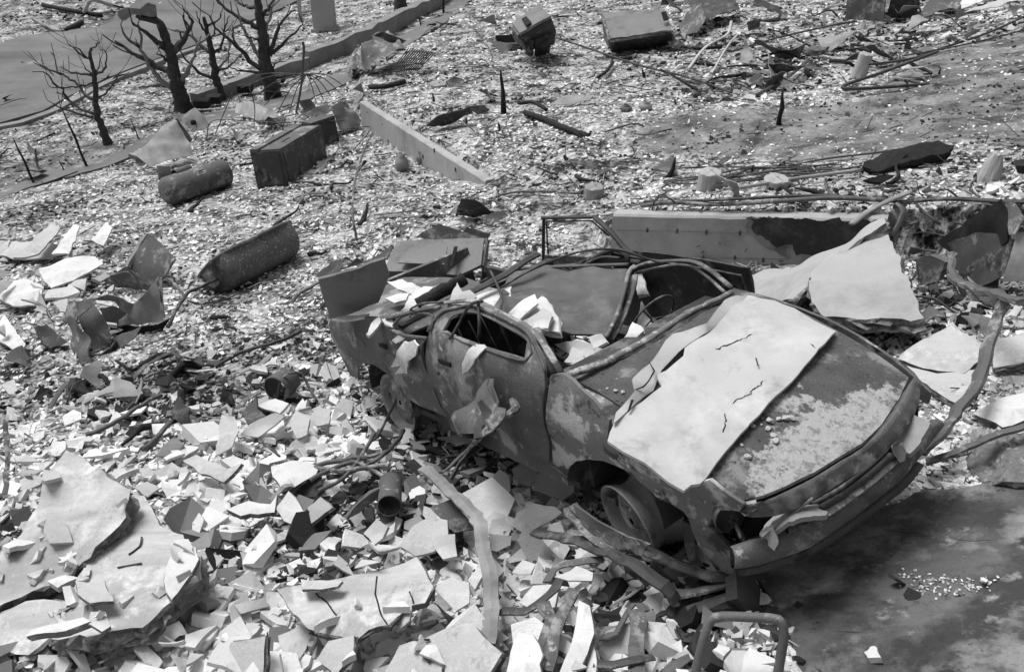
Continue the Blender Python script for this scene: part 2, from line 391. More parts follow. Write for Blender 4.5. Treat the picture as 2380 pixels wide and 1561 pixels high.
ROAD_PX = [(-1500,520),(-300,360),(0,290),(100,262),(160,228),(240,190),(300,165),(380,135),(450,110),(560,60),(650,25),(720,-10),(900,-160),(480,-220),(360,-30),(300,20),(230,66),(130,78),(50,88),(0,105),(-300,190),(-1500,300)]
PATH_PX = [(-200,500),(0,448),(110,402),(190,385),(260,362),(340,325),(430,278),(560,250),(640,232),(760,180),(860,130),(1000,45),(1060,-20),(1120,-20),(1040,50),(900,140),(830,185),(700,240),(560,275),(440,300),(330,352),(250,390),(130,420),(40,455),(-200,530)]

def ground_sheet():
    nx, ny = 620, 560
    t = np.linspace(0, 1, ny); Y = -3+2.2*(np.exp(3.9*t)-.6); s = np.linspace(-1.25, 1.25, nx)
    XX = s[None]*(Y[:, None]+7); YY = np.repeat(Y[:, None], nx, 1); Z = tz(XX, YY)
    fine = sum(.5*np.sin(kx*4.3*XX+ky*4.3*YY+p*3) for kx, ky, p, a in WV[::2])*.008; Z = Z+fine
    V = np.c_[XX.ravel(), YY.ravel(), Z.ravel()]
    px, py, d = project(V); px = np.where(d > .3, px, -9e3); py = np.where(d > .3, py, 9e3)
    dz = pip(px, py, DRIVE_PX); V[dz, 2] -= .10
    i = np.arange(ny-1)[:, None]*nx+np.arange(nx-1)[None]; i = i.ravel(); F = np.c_[i, i+1, i+nx+1, i+nx]
    me = bpy.data.meshes.new('ground'); me.vertices.add(len(V)); me.vertices.foreach_set('co', V.ravel())
    me.loops.add(F.size); me.loops.foreach_set('vertex_index', F.ravel().astype(np.int32)); me.polygons.add(len(F))
    me.polygons.foreach_set('loop_start', np.arange(0, F.size, 4, dtype=np.int32)); me.update(calc_edges=True)
    me.polygons.foreach_set('use_smooth', [True]*len(F))
    dens, big, wh, dk = zones(px, py)
    a = me.attributes.new('ash', 'FLOAT', 'POINT'); ash = np.clip(dens*1.1-.05, 0, 1)*np.clip(wh*1.7, .3, 1)
    ash = ash.reshape(ny, nx)
    for _ in range(3): ash[1:-1, 1:-1] = (ash[1:-1, 1:-1]*2+ash[:-2, 1:-1]+ash[2:, 1:-1]+ash[1:-1, :-2]+ash[1:-1, 2:])/6
    a.data.foreach_set('value', ash.ravel())
    m = bpy.data.materials.new('ash_ground'); m.use_nodes = True; t_ = m.node_tree; N, L = t_.nodes, t_.links; b = N['Principled BSDF']; b.inputs['Roughness'].default_value = 1; b.inputs['Specular IOR Level'].default_value = .1
    tc = N.new('ShaderNodeTexCoord').outputs['Object']
    def noi(s, det=8, r=.7, vec=tc):
        n = N.new('ShaderNodeTexNoise'); n.inputs['Scale'].default_value = s; n.inputs['Detail'].default_value = det; n.inputs['Roughness'].default_value = r; L.new(vec, n.inputs['Vector']); return n.outputs['Fac']
    at = N.new('ShaderNodeAttribute'); at.attribute_name = 'ash'
    def mr(v, a0, a1, b0, b1):
        n = N.new('ShaderNodeMapRange'); n.inputs['From Min'].default_value = a0; n.inputs['From Max'].default_value = a1; n.inputs['To Min'].default_value = b0; n.inputs['To Max'].default_value = b1; L.new(v, n.inputs['Value']); return n.outputs[0]
    def mx(f, a_, b_):
        n = N.new('ShaderNodeMix'); n.data_type = 'FLOAT'; L.new(f, n.inputs['Factor'])
        for k_, v in (('A', a_), ('B', b_)):
            if isinstance(v, float): n.inputs[k_].default_value = v
            else: L.new(v, n.inputs[k_])
        return n.outputs['Result']
    def ad(a_, b_, op='ADD'):
        n = N.new('ShaderNodeMath'); n.operation = op
        for i_, v in enumerate((a_, b_)):
            if isinstance(v, float): n.inputs[i_].default_value = v
            else: L.new(v, n.inputs[i_])
        return n.outputs[0]
    grain = mr(ad(ad(noi(13, 10, .8), .65, 'MULTIPLY'), ad(noi(2.1, 4, .6), .35, 'MULTIPLY')), .45, .60, .022, .58); soil = mr(ad(noi(2.2, 9, .66), ad(noi(30, 4, .7), .5, 'MULTIPLY')), .60, .92, .05, .27)
    msk = mr(ad(at.outputs['Fac'], ad(noi(1.7, 8, .7), .9, 'MULTIPLY')), .62, .82, 0, 1)
    L.new(mx(msk, soil, grain), b.inputs['Base Color'])
    bp = N.new('ShaderNodeBump'); bp.inputs['Strength'].default_value = .8; bp.inputs['Distance'].default_value = .03; L.new(noi(22, 9, .75), bp.inputs['Height']); L.new(bp.outputs[0], b.inputs['Normal'])
    me.materials.append(m); o = bpy.data.objects.new('ground', me); COL.objects.link(o); tag(o, kind='structure')
ground_sheet()

def drape(name, poly, mat, lift, res=.25, th=.06, step=.25, H=None, rag=0.0):
    """a paved sheet following the ground, from the outline in the survey"""
    P = np.array([G(a, b) for a, b in poly]); D = np.array(dense([p[:2] for p in P], step)); D = D+np.random.default_rng(5).normal(0, rag, D.shape)
    vo, tri, loops = cdt_fill(D, [], res, .15, 3); V3 = np.c_[vo, tz(vo[:, 0], vo[:, 1], False)+lift]
    V, F = solidify(V3, tri, loops, np.array([0, 0, 1.]), th); o = new_obj(name, V, F, mat)
    o.data.polygons.foreach_set('use_smooth', [i < 2*len(tri) for i in range(len(F))]); return tag(o, kind='structure')
def cam_clip(poly): return poly
drape('road', ROAD_PX, MAT['asphalt'], .05, .5, .06, .5)
drape('footpath', PATH_PX, MAT['path'], .03, .2, .05, .2, rag=.05)
drape('driveway', [(1700,1300),(1745,1350),(1800,1420),(1830,1470),(1860,1561),(1900,1700),(3000,1750),(3000,1130),(2380,1125),(2160,1145),(2000,1200),(1800,1300)], MAT['concrete_dark'], .02, .12, .14, .08, rag=.012)

# ------------------------------------------------------------------ loose rubble
GXp = np.linspace(-500, 2900, 86); GYp = np.linspace(-60, 1950, 64)
HITS = np.array([[hit(x, y) for x in GXp] for y in GYp])
def scatter_xy(px, py):
    fx = (px-GXp[0])/(GXp[1]-GXp[0]); fy = (py-GYp[0])/(GYp[1]-GYp[0]); i = np.clip(fx.astype(int), 0, len(GXp)-2); j = np.clip(fy.astype(int), 0, len(GYp)-2)
    u = (fx-i)[:, None]; v = (fy-j)[:, None]
    return (HITS[j, i]*(1-u)*(1-v)+HITS[j, i+1]*u*(1-v)+HITS[j+1, i]*(1-u)*v+HITS[j+1, i+1]*u*v)[:, :2]
SLABS_A = [(150,1060),(300,1150),(350,1150),(460,1290),(390,1400),(320,1460),(60,1520),(-60,1500),(-60,1400),(60,1200)]
SLABS_B = [(650,1375),(950,1310),(1000,1360),(900,1450),(810,1480),(700,1450)]
def chips(name, count, smin, smax, alpha, seed, zmul=1.0, flat=.16, tiltk=.38, region=None, lift=0, minpx=5.5, zoff=0):
    r = np.random.default_rng(seed); px = r.uniform(-480, 2880, count); py = r.uniform(-50, 1930, count)
    dens, big, wh, dk = zones(px, py); keep = r.random(count) < dens*.8
    if region is not None: keep &= region(px, py)
    px, py, big, wh, dk = px[keep], py[keep], big[keep], wh[keep], dk[keep]; n = len(px)
    xy = scatter_xy(px, py); ok = np.abs(bdist(xy[:, 0], xy[:, 1])-.06) > .16; xy, px, py, big, wh, dk = xy[ok], px[ok], py[ok], big[ok], wh[ok], dk[ok]; n = len(px); z = tz(xy[:, 0], xy[:, 1]); P = np.c_[xy, z+zoff]
    d = project(P)[2]; mn = np.maximum(smin, d*minpx/FO); mxs = np.maximum(smax*big/.08, mn*1.6)
    u = r.random(n); size = (mn**-alpha+u*(mxs**-alpha-mn**-alpha))**(-1/alpha)      # power law
    K = 5; ang = np.sort(r.uniform(0, 2*np.pi, (n, K)), 1)*.45+.55*(np.arange(K)*2*np.pi/K)[None]; rad = r.uniform(.74, 1.1, (n, K)); asp = r.uniform(.4, 1, n)
    X = np.cos(ang)*rad*size[:, None]*.5; Y = np.sin(ang)*rad*size[:, None]*.5*asp[:, None]; th = size*r.uniform(.5, 1.6, n)*flat
    T = np.stack([np.c_[X, X*.93], np.c_[Y, Y*.93], np.concatenate([np.repeat(th[:, None], K, 1)*.5, -np.repeat(th[:, None], K, 1)*.5], 1)], 2)
    T[:, :K, 2] += r.normal(0, 1, (n, K))*size[:, None]*.05
    nn = np.c_[r.normal(0, tiltk, n), r.normal(0, tiltk, n), np.ones(n)]; nn /= np.linalg.norm(nn, axis=1)[:, None]
    yaw = r.uniform(0, 2*np.pi, n); a = np.c_[np.cos(yaw), np.sin(yaw), np.zeros(n)]; a -= nn*(a*nn).sum(1)[:, None]; a /= np.linalg.norm(a, axis=1)[:, None]; b = np.cross(nn, a)
    W = P[:, None]+T[:, :, :1]*a[:, None]+T[:, :, 1:2]*b[:, None]+T[:, :, 2:]*nn[:, None]
    W[:, :, 2] += (size*tiltk*.3*r.uniform(.2, 1.2, n)+lift*r.random(n)**2)[:, None]
    V = W.reshape(-1, 3); base = (np.arange(n)*2*K)[:, None]
    top = base+np.arange(K)[None]; bot = base+np.arange(2*K-1, K-1, -1)[None]
    q = np.stack([np.stack([base[:, 0]+k, base[:, 0]+K+k, base[:, 0]+K+(k+1) % K, base[:, 0]+(k+1) % K], 1) for k in range(K)], 1).reshape(-1, 4)
    li = np.concatenate([top.ravel(), bot.ravel(), q.ravel()]); ls = np.concatenate([np.arange(n)*K, n*K+np.arange(n)*K, 2*n*K+np.arange(n*K)*4])
    me = bpy.data.meshes.new(name); me.vertices.add(len(V)); me.vertices.foreach_set('co', V.ravel()); me.loops.add(len(li)); me.loops.foreach_set('vertex_index', li.astype(np.int32))
    me.polygons.add(len(ls)); me.polygons.foreach_set('loop_start', ls.astype(np.int32)); me.update(calc_edges=True)
    lf = sum(np.sin(kx*1.1*xy[:, 0]+ky*1.1*xy[:, 1]+p) for kx, ky, p, a_ in WV[:9])/9.; w = r.random(n)*1.0+np.clip(lf*1.3-.12, -.5, .42); tone = np.where(w < wh, r.uniform(.50, .78, n), np.where(w < 1-dk, r.uniform(.12, .45, n), r.uniform(.012, .06, n)))
    at = me.attributes.new('tone', 'FLOAT', 'POINT'); at.data.foreach_set('value', np.repeat(tone, 2*K))
    me.polygons.foreach_set('use_smooth', [False]*len(ls)); me.materials.append(MAT['chip']); o = bpy.data.objects.new(name, me); COL.objects.link(o); return o
CH = chips('rubble', 150000, .034, .16, 2.3, 11, flat=.20, tiltk=.40, minpx=7.5)
tag(CH, 'loose pale plaster chips, ash and black char covering the burnt lots', 'rubble', kind='stuff')
CH2 = chips('plaster_litter', 15000, .06, .30, 1.4, 12, flat=.13, tiltk=.45, region=lambda x, y: (y > 900) & ((x < 1250) | (y > 1250)) & ~pip(x, y, SLABS_A) & ~pip(x, y, SLABS_B), lift=.06)
tag(CH2, 'heaped small plaster shards covering the ground left of and before the car', 'rubble', kind='stuff')

CH3 = chips('plaster_crumbs', 300000, .015, .06, 1.6, 13, region=lambda x, y: pip(x, y, [(2075,1345),(2110,1325),(2160,1340),(2230,1355),(2330,1350),(2300,1385),(2200,1400),(2120,1410),(2080,1390)]) , minpx=6, zoff=.035)
tag(CH3, 'spilled drift of pale ash crumbs on the dark driveway', 'ash drift', kind='stuff')
def splinters(name, count, seed):
    r = np.random.default_rng(seed); px = r.uniform(-300, 2700, count); py = r.uniform(-40, 1750, count); dens, big, wh, dk = zones(px, py); k = (r.random(count) < dens*np.clip((1150-py)/300, .12, 1)) & ~pip(px, py, DRIVE_PX) & ~pip(px, py, ROAD_PX); px, py = px[k], py[k]; xy = scatter_xy(px, py); n = len(px); P = np.c_[xy, tz(xy[:, 0], xy[:, 1])+.02]
    d = project(P)[2]; L_ = np.maximum(r.uniform(.06, .30, n), d*12/FO)*.5; w = np.maximum(.004, d*1.1/FO)*r.uniform(.6, 1.3, n); yaw = r.uniform(0, 6.283, n)+.3; a = np.c_[np.cos(yaw), np.sin(yaw), r.normal(0, .22, n)]; b = np.c_[-np.sin(yaw), np.cos(yaw), np.zeros(n)]; bend = r.normal(0, .2, n)
    Vs = []
    for t in (-1, 0, 1):
        c = P+a*(L_*t)[:, None]+b*(L_*bend*(1-t*t))[:, None]; c[:, 2] += np.abs(a[:, 2])*L_
        Vs += [c+b*w[:, None], c-b*w[:, None], c+np.array([0, 0, 1.])*w[:, None]*1.6]
    V = np.stack(Vs, 1).reshape(-1, 3); F = []; base = np.arange(n)*9
    q = np.concatenate([np.stack([base+s_*3+k_, base+s_*3+(k_+1) % 3, base+s_*3+3+(k_+1) % 3, base+s_*3+3+k_], 1) for s_ in (0, 1) for k_ in range(3)])
    me = bpy.data.meshes.new(name); me.vertices.add(len(V)); me.vertices.foreach_set('co', V.ravel()); me.loops.add(q.size); me.loops.foreach_set('vertex_index', q.ravel().astype(np.int32)); me.polygons.add(len(q)); me.polygons.foreach_set('loop_start', np.arange(0, q.size, 4, dtype=np.int32)); me.update(calc_edges=True)
    at = me.attributes.new('tone', 'FLOAT', 'POINT'); at.data.foreach_set('value', np.repeat(np.where(r.random(n) < .75, r.uniform(.015, .10, n), r.uniform(.2, .5, n)), 9)); me.materials.append(MAT['chip']); o = bpy.data.objects.new(name, me); COL.objects.link(o); return tag(o, 'charred splinters, twigs and wire ends strewn all over the ash', 'splinters', kind='stuff')
splinters('splinters', 4500, 21)

CH4 = chips('rubble_chunks', 16000, .07, .24, 1.6, 14, flat=.22, tiltk=.5, minpx=9, region=lambda x, y: (y < 1020) & ~pip(x, y, ROAD_PX) & ~pip(x, y, PATH_PX) & (np.sin(x/67.+np.sin(y/41.)*2)+np.sin(y/53.+x/190.) > .55))
tag(CH4, 'broken chunks of plaster and char heaped in patches over the burnt lots', 'rubble chunks', kind='stuff')
# ------------------------------------------------------------------ the burnt car (car frame: x forward, y left, z up, origin under the rear axle)
RW = np.array([[0.58817, 0.78252, -0.20424], [-0.76552, 0.62014, 0.17146], [0.26083, 0.0555, 0.96379]]); U_, _, Vt_ = np.linalg.svd(RW); RW = U_@Vt_
TW = np.array([-0.1334, 6.2341, 3.5777])
mat4 = Matrix([list(RW[i])+[TW[i]] for i in range(3)]+[[0, 0, 0, 1]])
car = empty('burnt_car', mat=mat4)
tag(car, 'burnt out sedan without glass or tyres, roof caved in, pale board across its hood', 'car')
def C2W(p): return RW@np.asarray(p, float)+TW
def cray(px, py): return RW.T@(CAMPOS-TW), RW.T@ray(px, py)
def ysec(x, z):
    y = .79+.035*math.exp(-((z-.72)/.16)**2)-.05*max(0, (.45-z)/.3)
    if z > .96: y -= min(.30, (z-.96)*.85)
    y -= .10*max(0, (-x-.55)/.5)**1.5 if x < -.55 else 0
    y -= .09*max(0, (x-2.75)/.55)**1.5 if x > 2.75 else 0
    return y
def onside(px, py, off=0):
    o, d = cray(px, py); y = -.8
    for _ in range(40):
        L = (y-o[1])/d[1]; p = o+L*d; y += .35*(-ysec(min(3.6, max(-1.3, p[0])), min(1.4, max(0, p[2])))-off-y)
    return p
def onz(px, py, fz):
    o, d = cray(px, py); z = .9
    for _ in range(30):
        L = (z-o[2])/d[2]; p = o+L*d; z += .5*((fz(min(3.6, max(-1.3, p[0])), min(1, max(-1, p[1]))) if callable(fz) else fz)-z)
    return p
def ony(px, py, y):
    o, d = cray(px, py); return o+(y-o[1])/d[1]*d
def onx(px, py, x):
    o, d = cray(px, py); return o+(x-o[0])/d[0]*d
def dent(x, z, s):
    return .022*noise.noise(Vector((x*2.6, z*3.1, s)))+.010*abs(noise.noise(Vector((x*7, z*7, s))))+.003*noise.noise(Vector((x*17, z*17, s)))
def side_panel(name, px, holes=(), side=-1, xz=None, th=.02, mat=None, seed=1, res=.07, dents=(), par=None):
    if xz is None:
        xz = [(p[0], p[2]) for p in (onside(*u) for u in px)]; hz = [[(p[0], p[2]) for p in (onside(*u) for u in h)] for h in holes]
    else: hz = holes
    D = dense([np.array(p) for p in xz], .05); hd = [dense([np.array(p) for p in h], .05) for h in hz]
    vo, tri, loops = cdt_fill(D, hd, res, .2, seed)
    Y = []
    for x, z in vo:
        y = ysec(x, z)+dent(x, z, seed*7.)
        for (cx, cz, r, dp) in dents: y -= dp*math.exp(-((x-cx)**2+(z-cz)**2)/r**2)
        Y.append(side*y)
    V3 = np.c_[vo[:, 0], Y, vo[:, 1]]; V, F = solidify(V3, tri, loops, np.array([0, side, 0.]), th)
    o = new_obj(name, V, F, mat or MAT['metal'], par or car); o.data.polygons.foreach_set('use_smooth', [i < 2*len(tri) for i in range(len(F))]); return o
# right side ---------------------------------------------------------------
quarter = side_panel('rear_fender', [(771,741),(850,737),(905,737),(916,752),(908,764),(940,781),(992,786),(984,800),(982,832),(1000,890),(1025,945),(1042,970),(980,945),(940,920),(925,905),(914,885),(900,868),(870,848),(845,844),(832,852),(832,880),(800,862),(766,834),(763,790)], seed=2, dents=((.45,.62,.18,.04),(-.2,.85,.2,.02)), mat=MAT['metal'])
door = side_panel('front_door', [(997,772),(1004,744),(1028,721),(1061,713),(1098,706),(1161,733),(1214,761),(1234,781),(1261,834),(1266,866),(1268,900),(1273,1037),(1276,1074),(1228,1057),(1144,1017),(1046,975),(1030,945),(1004,890),(987,832),(988,800)],
    holes=[[(1033,768),(1047,743),(1071,730),(1114,731),(1178,763),(1224,793),(1218,836),(1094,797),(1058,781)]], seed=3, dents=((1.35,.6,.25,.03),(.95,.75,.15,.02)))
fender = side_panel('front_fender', [(1280,872),(1306,868),(1327,882),(1375,925),(1418,975),(1411,1022),(1450,1050),(1500,1083),(1552,1120),(1590,1137),(1630,1120),(1650,1114),(1727,1170),(1745,1192),(1702,1186),(1672,1186),(1655,1200),(1645,1224),(1615,1208),(1597,1200),(1588,1188),(1559,1170),(1533,1160),(1500,1130),(1450,1093),(1400,1072),(1364,1067),(1340,1070),(1324,1083),(1319,1104),(1283,1078),(1281,1037),(1277,900)], seed=4, mat=MAT['metal_pale'], dents=((2.2,.75,.2,.015),))
side_panel('fender_end', [(1600,1205),(1620,1208),(1648,1226),(1680,1255),(1700,1280),(1706,1322),(1722,1345),(1680,1328),(1640,1300),(1618,1266),(1606,1235)], seed=5, mat=MAT['metal_pale'])
# frames round the window openings
b = MB()
P = [onside(*u, .012) for u in [(1000,770),(1008,745),(1030,723),(1061,716),(1098,709),(1161,736),(1212,763),(1232,783),(1258,834),(1266,862)]]
b.tube(curve(P, .04), .010, 6, True, .6, .15); P = [onside(*u, .008) for u in [(1030,770),(1045,741),(1071,727),(1116,729),(1180,761),(1228,793),(1220,838),(1094,799),(1058,783),(1030,770)]]
b.tube(curve(P, .04), .008, 5); b.build('window_frame', MAT['metal'], door, True)
for (a, c) in (((1020,838),(1047,848)),):
    p, q = onside(*a, .004), onside(*c, .004); b = MB(); ax = q-p; L = np.linalg.norm(ax); ax /= L; up = np.cross([0, -1, 0], ax); b.box((p+q)/2, (ax, up, [0, -1, 0]), (L/2, .016, .006)); b.build('handle_recess', MAT['soot'], door)  # black bar laid on the door stands in for the recess's shade
p, q = onside(882,801,.004), onside(898,807,.004); b = MB(); ax = q-p; L = np.linalg.norm(ax); ax /= L; b.box((p+q)/2, (ax, np.cross([0,-1,0], ax), [0,-1,0]), (L/2, .014, .006)); b.build('handle_recess', MAT['soot'], quarter)  # same black bar on the rear fender, recess shade put in as colour
for u in ((1021,866),(776,823)):
    p = onside(*u, .002); b = MB(); b.lathe(p, [0,-1,0], [(0,.001),(.006,.012),(.008,.001)], 10); b.build('lock_hole', MAT['soot'], door if u[0] > 900 else quarter, True)  # black button in place of the shaded lock hole
# rear side window rails and C pillar
b = MB(); P = [onside(*u) for u in [(900,740),(910,737),(936,731),(961,724),(1000,716),(1020,714)]]; b.tube(curve(P, .04), [.02]*1+[.022]*(len(curve(P, .04))-1), 7, True, .6)
P = [onside(*u) for u in [(911,762),(925,742),(945,731),(985,728),(1006,735),(1000,756),(994,772)]]; b.tube(curve(P, .04), .010, 6)
P = [onside(*u) for u in [(908,765),(940,780),(992,786)]]; b.tube(P, .014, 6); b.build('rear_window_frame', MAT['metal'], car, True)
# roof rail + front pillar, and inner pillar
b = MB(); P = [onside(*u, -.05) for u in [(905,735),(950,722),(1010,707),(1060,701),(1098,699),(1140,714),(1178,735),(1230,762),(1256,790),(1286,835),(1303,866)]]
C_ = curve(P, .05); b.tube(C_, .021, 8, True, .5, .15); b.build('roof_rail', MAT['metal_pale'], car, True)
b = MB(); P = [onside(*u, -.10) for u in [(1245,765),(1262,800),(1280,845),(1285,875)]]; b.tube(curve(P, .05), .03, 7, True, .5); b.build('windscreen_pillar', MAT['metal'], car, True)
# sills, inner wheel housings, floor, bulkhead
b = MB(); b.box((1.25,-.70,.33), np.eye(3), (.62,.06,.09)); b.box((1.25,.70,.33), np.eye(3), (.72,.06,.09)); b.build('sill', MAT['metal'], car)
b = MB(); b.box((.75,0,.22), np.eye(3), (1.45,.70,.02)); b.build('floor_pan', MAT['metal_dark'], car)
b = MB(); b.box((2.02,0,.56), np.eye(3), (.02,.70,.30)); b.box((3.05,0,.32), np.eye(3), (.02,.55,.12)); b.build('bulkhead', MAT['metal_dark'], car); b = MB(); b.box((.12,0,.55), np.eye(3), (.03,.68,.33)); b.build('rear_seat_panel', MAT['metal_dark'], car)
for y in (-1, 1):
    b = MB(); b.box((2.5,y*.46,.44), np.eye(3), (.45,.02,.22)); b.build('inner_fender', MAT['metal_dark'], car); b = MB(); b.box((-.05,y*.50,.5), np.eye(3), (.45,.02,.30)); b.build('inner_fender', MAT['metal_dark'], car)
b = MB(); b.lathe((-.17,-.76,.28), (0,1,0), [(0,.30),(.25,.30)], 18, -1.6, 1.9); b.build('wheel_arch', MAT['metal_dark'], car, True); b = MB(); b.lathe((2.33,-.77,.28), (0,1,0), [(0,.33),(.28,.33)], 18, -1.9, 1.6); b.build('wheel_arch', MAT['metal_dark'], car, True)
b = MB(); b.box((2.5,0,.34), np.eye(3), (.25,.22,.14)); b.lathe((2.6,-.3,.36), (0,1,0), [(0,.02),(0,.09),(.16,.09),(.16,.02)], 12); b.build('engine', MAT['metal_dark'], car)
# left side (plain profile, seen from inside)
xzq = [(-1.0,.45),(-.95,.60),(-.2,.60),(-.1,.84),(.45,.90),(.60,.96),(.70,.96),(.62,.55),(.68,.3),(.3,.28),(.2,.42),(.02,.55),(-.25,.57),(-.42,.5),(-.5,.34),(-.8,.36)]
side_panel('rear_fender', None, (), 1, xzq, seed=12)
xzf = [(1.98,.86),(2.16,.84),(2.5,.78),(3.0,.62),(3.22,.52),(3.2,.45),(3.05,.46),(2.95,.34),(2.84,.4),(2.72,.52),(2.5,.6),(2.25,.59),(2.06,.5),(1.98,.34),(1.9,.32)]
side_panel('front_fender', None, (), 1, xzf, seed=13)
xzd = [(.74,.98),(1.35,.98),(1.94,.98),(1.9,.32),(1.2,.30),(.72,.3),(.66,.55)]
side_panel('left_door', None, (), 1, xzd, seed=14, mat=MAT['metal_dark'])
# hood ----------------------------------------------------------------------
def Zh(x, y):
    t = (x-1.95)/1.25; return .945-.05*t-.25*max(t, 0)**2.0-.05*(abs(y)/.7)**2.5+.008*noise.noise(Vector((x*3, y*3, 1)))
def panel_z(name, px, fz, mat, par=None, th=.015, res=.07, step=.05, seed=3, xy=None, bump=0):
    P = [onz(a, b_, fz)[:2] for a, b_ in px] if xy is None else [np.array(p, float) for p in xy]
    vo, tri, loops = cdt_fill(dense(P, step), [], res, .2, seed)
    V3 = np.array([(x, y, fz(x, y)+bump*noise.noise(Vector((x*6, y*6, seed)))) for x, y in vo]); V, F = solidify(V3, tri, loops, np.array([0, 0, 1.]), th)
    o = new_obj(name, V, F, mat, par or car); o.data.polygons.foreach_set('use_smooth', [i < 2*len(tri) for i in range(len(F))]); return o
hoodm = M_('hood_scaled', .10, .5, 4, 75, .85, .8, 60, patch=[(.20, 4, .57), (.03, 30, .62), (.34, 38, .66)], psoft=.03)
# the pale oxidised zone at the front of the hood (it stays put on the metal)
t_ = hoodm.node_tree; N, L = t_.nodes, t_.links; bs = N['Principled BSDF']; src = bs.inputs['Base Color'].links[0].from_socket
tc = N.new('ShaderNodeTexCoord'); sx = N.new('ShaderNodeSeparateXYZ'); L.new(tc.outputs['Object'], sx.inputs[0])
def mt(op, a, c):
    n = N.new('ShaderNodeMath'); n.operation = op
    for i, v in enumerate((a, c)):
        if isinstance(v, (int, float)): n.inputs[i].default_value = v
        else: L.new(v, n.inputs[i])
    return n.outputs[0]
nz = N.new('ShaderNodeTexNoise'); nz.inputs['Scale'].default_value = 5; nz.inputs['Detail'].default_value = 10; nz.inputs['Roughness'].default_value = .72; L.new(tc.outputs['Object'], nz.inputs['Vector'])
v = mt('SUBTRACT', sx.outputs['X'], mt('MULTIPLY', mt('ABSOLUTE', mt('ADD', sx.outputs['Y'], .12), 0), .28)); v = mt('ADD', v, mt('MULTIPLY', mt('SUBTRACT', nz.outputs['Fac'], .5), 1.5))
mr_ = N.new('ShaderNodeMapRange'); mr_.inputs['From Min'].default_value = 2.97; mr_.inputs['From Max'].default_value = 3.03; L.new(v, mr_.inputs['Value'])
mx_ = N.new('ShaderNodeMix'); mx_.data_type = 'FLOAT'; L.new(mr_.outputs[0], mx_.inputs['Factor']); L.new(src, mx_.inputs['A']); 
nz2 = N.new('ShaderNodeTexNoise'); nz2.inputs['Scale'].default_value = 22; nz2.inputs['Detail'].default_value = 8; nz2.inputs['Roughness'].default_value = .75; L.new(tc.outputs['Object'], nz2.inputs['Vector']); mr2 = N.new('ShaderNodeMapRange'); mr2.inputs['From Min'].default_value = .40; mr2.inputs['From Max'].default_value = .50; mr2.inputs['To Min'].default_value = .22; mr2.inputs['To Max'].default_value = .42; L.new(nz2.outputs['Fac'], mr2.inputs['Value']); L.new(mr2.outputs[0], mx_.inputs['B'])
L.new(mx_.outputs['Result'], bs.inputs['Base Color'])
hoodp = panel_z('hood', [(1330,880),(1720,1163),(1775,1150),(1824,1130),(1892,1097),(1960,1055),(2004,1029),(2050,985),(2090,925),(2112,877),(2060,838),(1950,770),(1705,668),(1690,690),(1590,760),(1480,820)], Zh, hoodm)
panel_z('fender_top', None, lambda x, y: Zh(x, max(y, -.7))-.012-.10*max(0, -y-.70), MAT['metal_pale'], par=fender, xy=[(2.0,-.67),(2.6,-.655),(3.18,-.63),(3.24,-.69),(3.0,-.76),(2.6,-.79),(2.0,-.79)], seed=15)
rng2 = np.random.default_rng(5)
# windscreen cowl and its dusty roll
b = MB(); P = [onz(a, c, .95) for a, c in [(1318,872),(1400,843),(1480,803),(1555,757),(1600,728),(1660,700),(1700,680)]]; b.tube(curve(P, .04), [.018,.026,.034,.036,.03,.03,.03,.03,.024,.02]+[.022]*60 if False else .024, 9, True, .75, .28, 3); b.build('cowl', MAT['metal_pale'], car, True)
b = MB(); P = [onz(a, c, .84) for a, c in [(1330,900),(1420,868),(1500,825),(1590,770),(1700,705)]]; b.tube(curve(P, .05), .035, 8, True, None, .2, 4); b.box((1.86,0,.78), np.eye(3), (.10,.62,.09)); b.build('dashboard', MAT['metal_dark'], car, True)
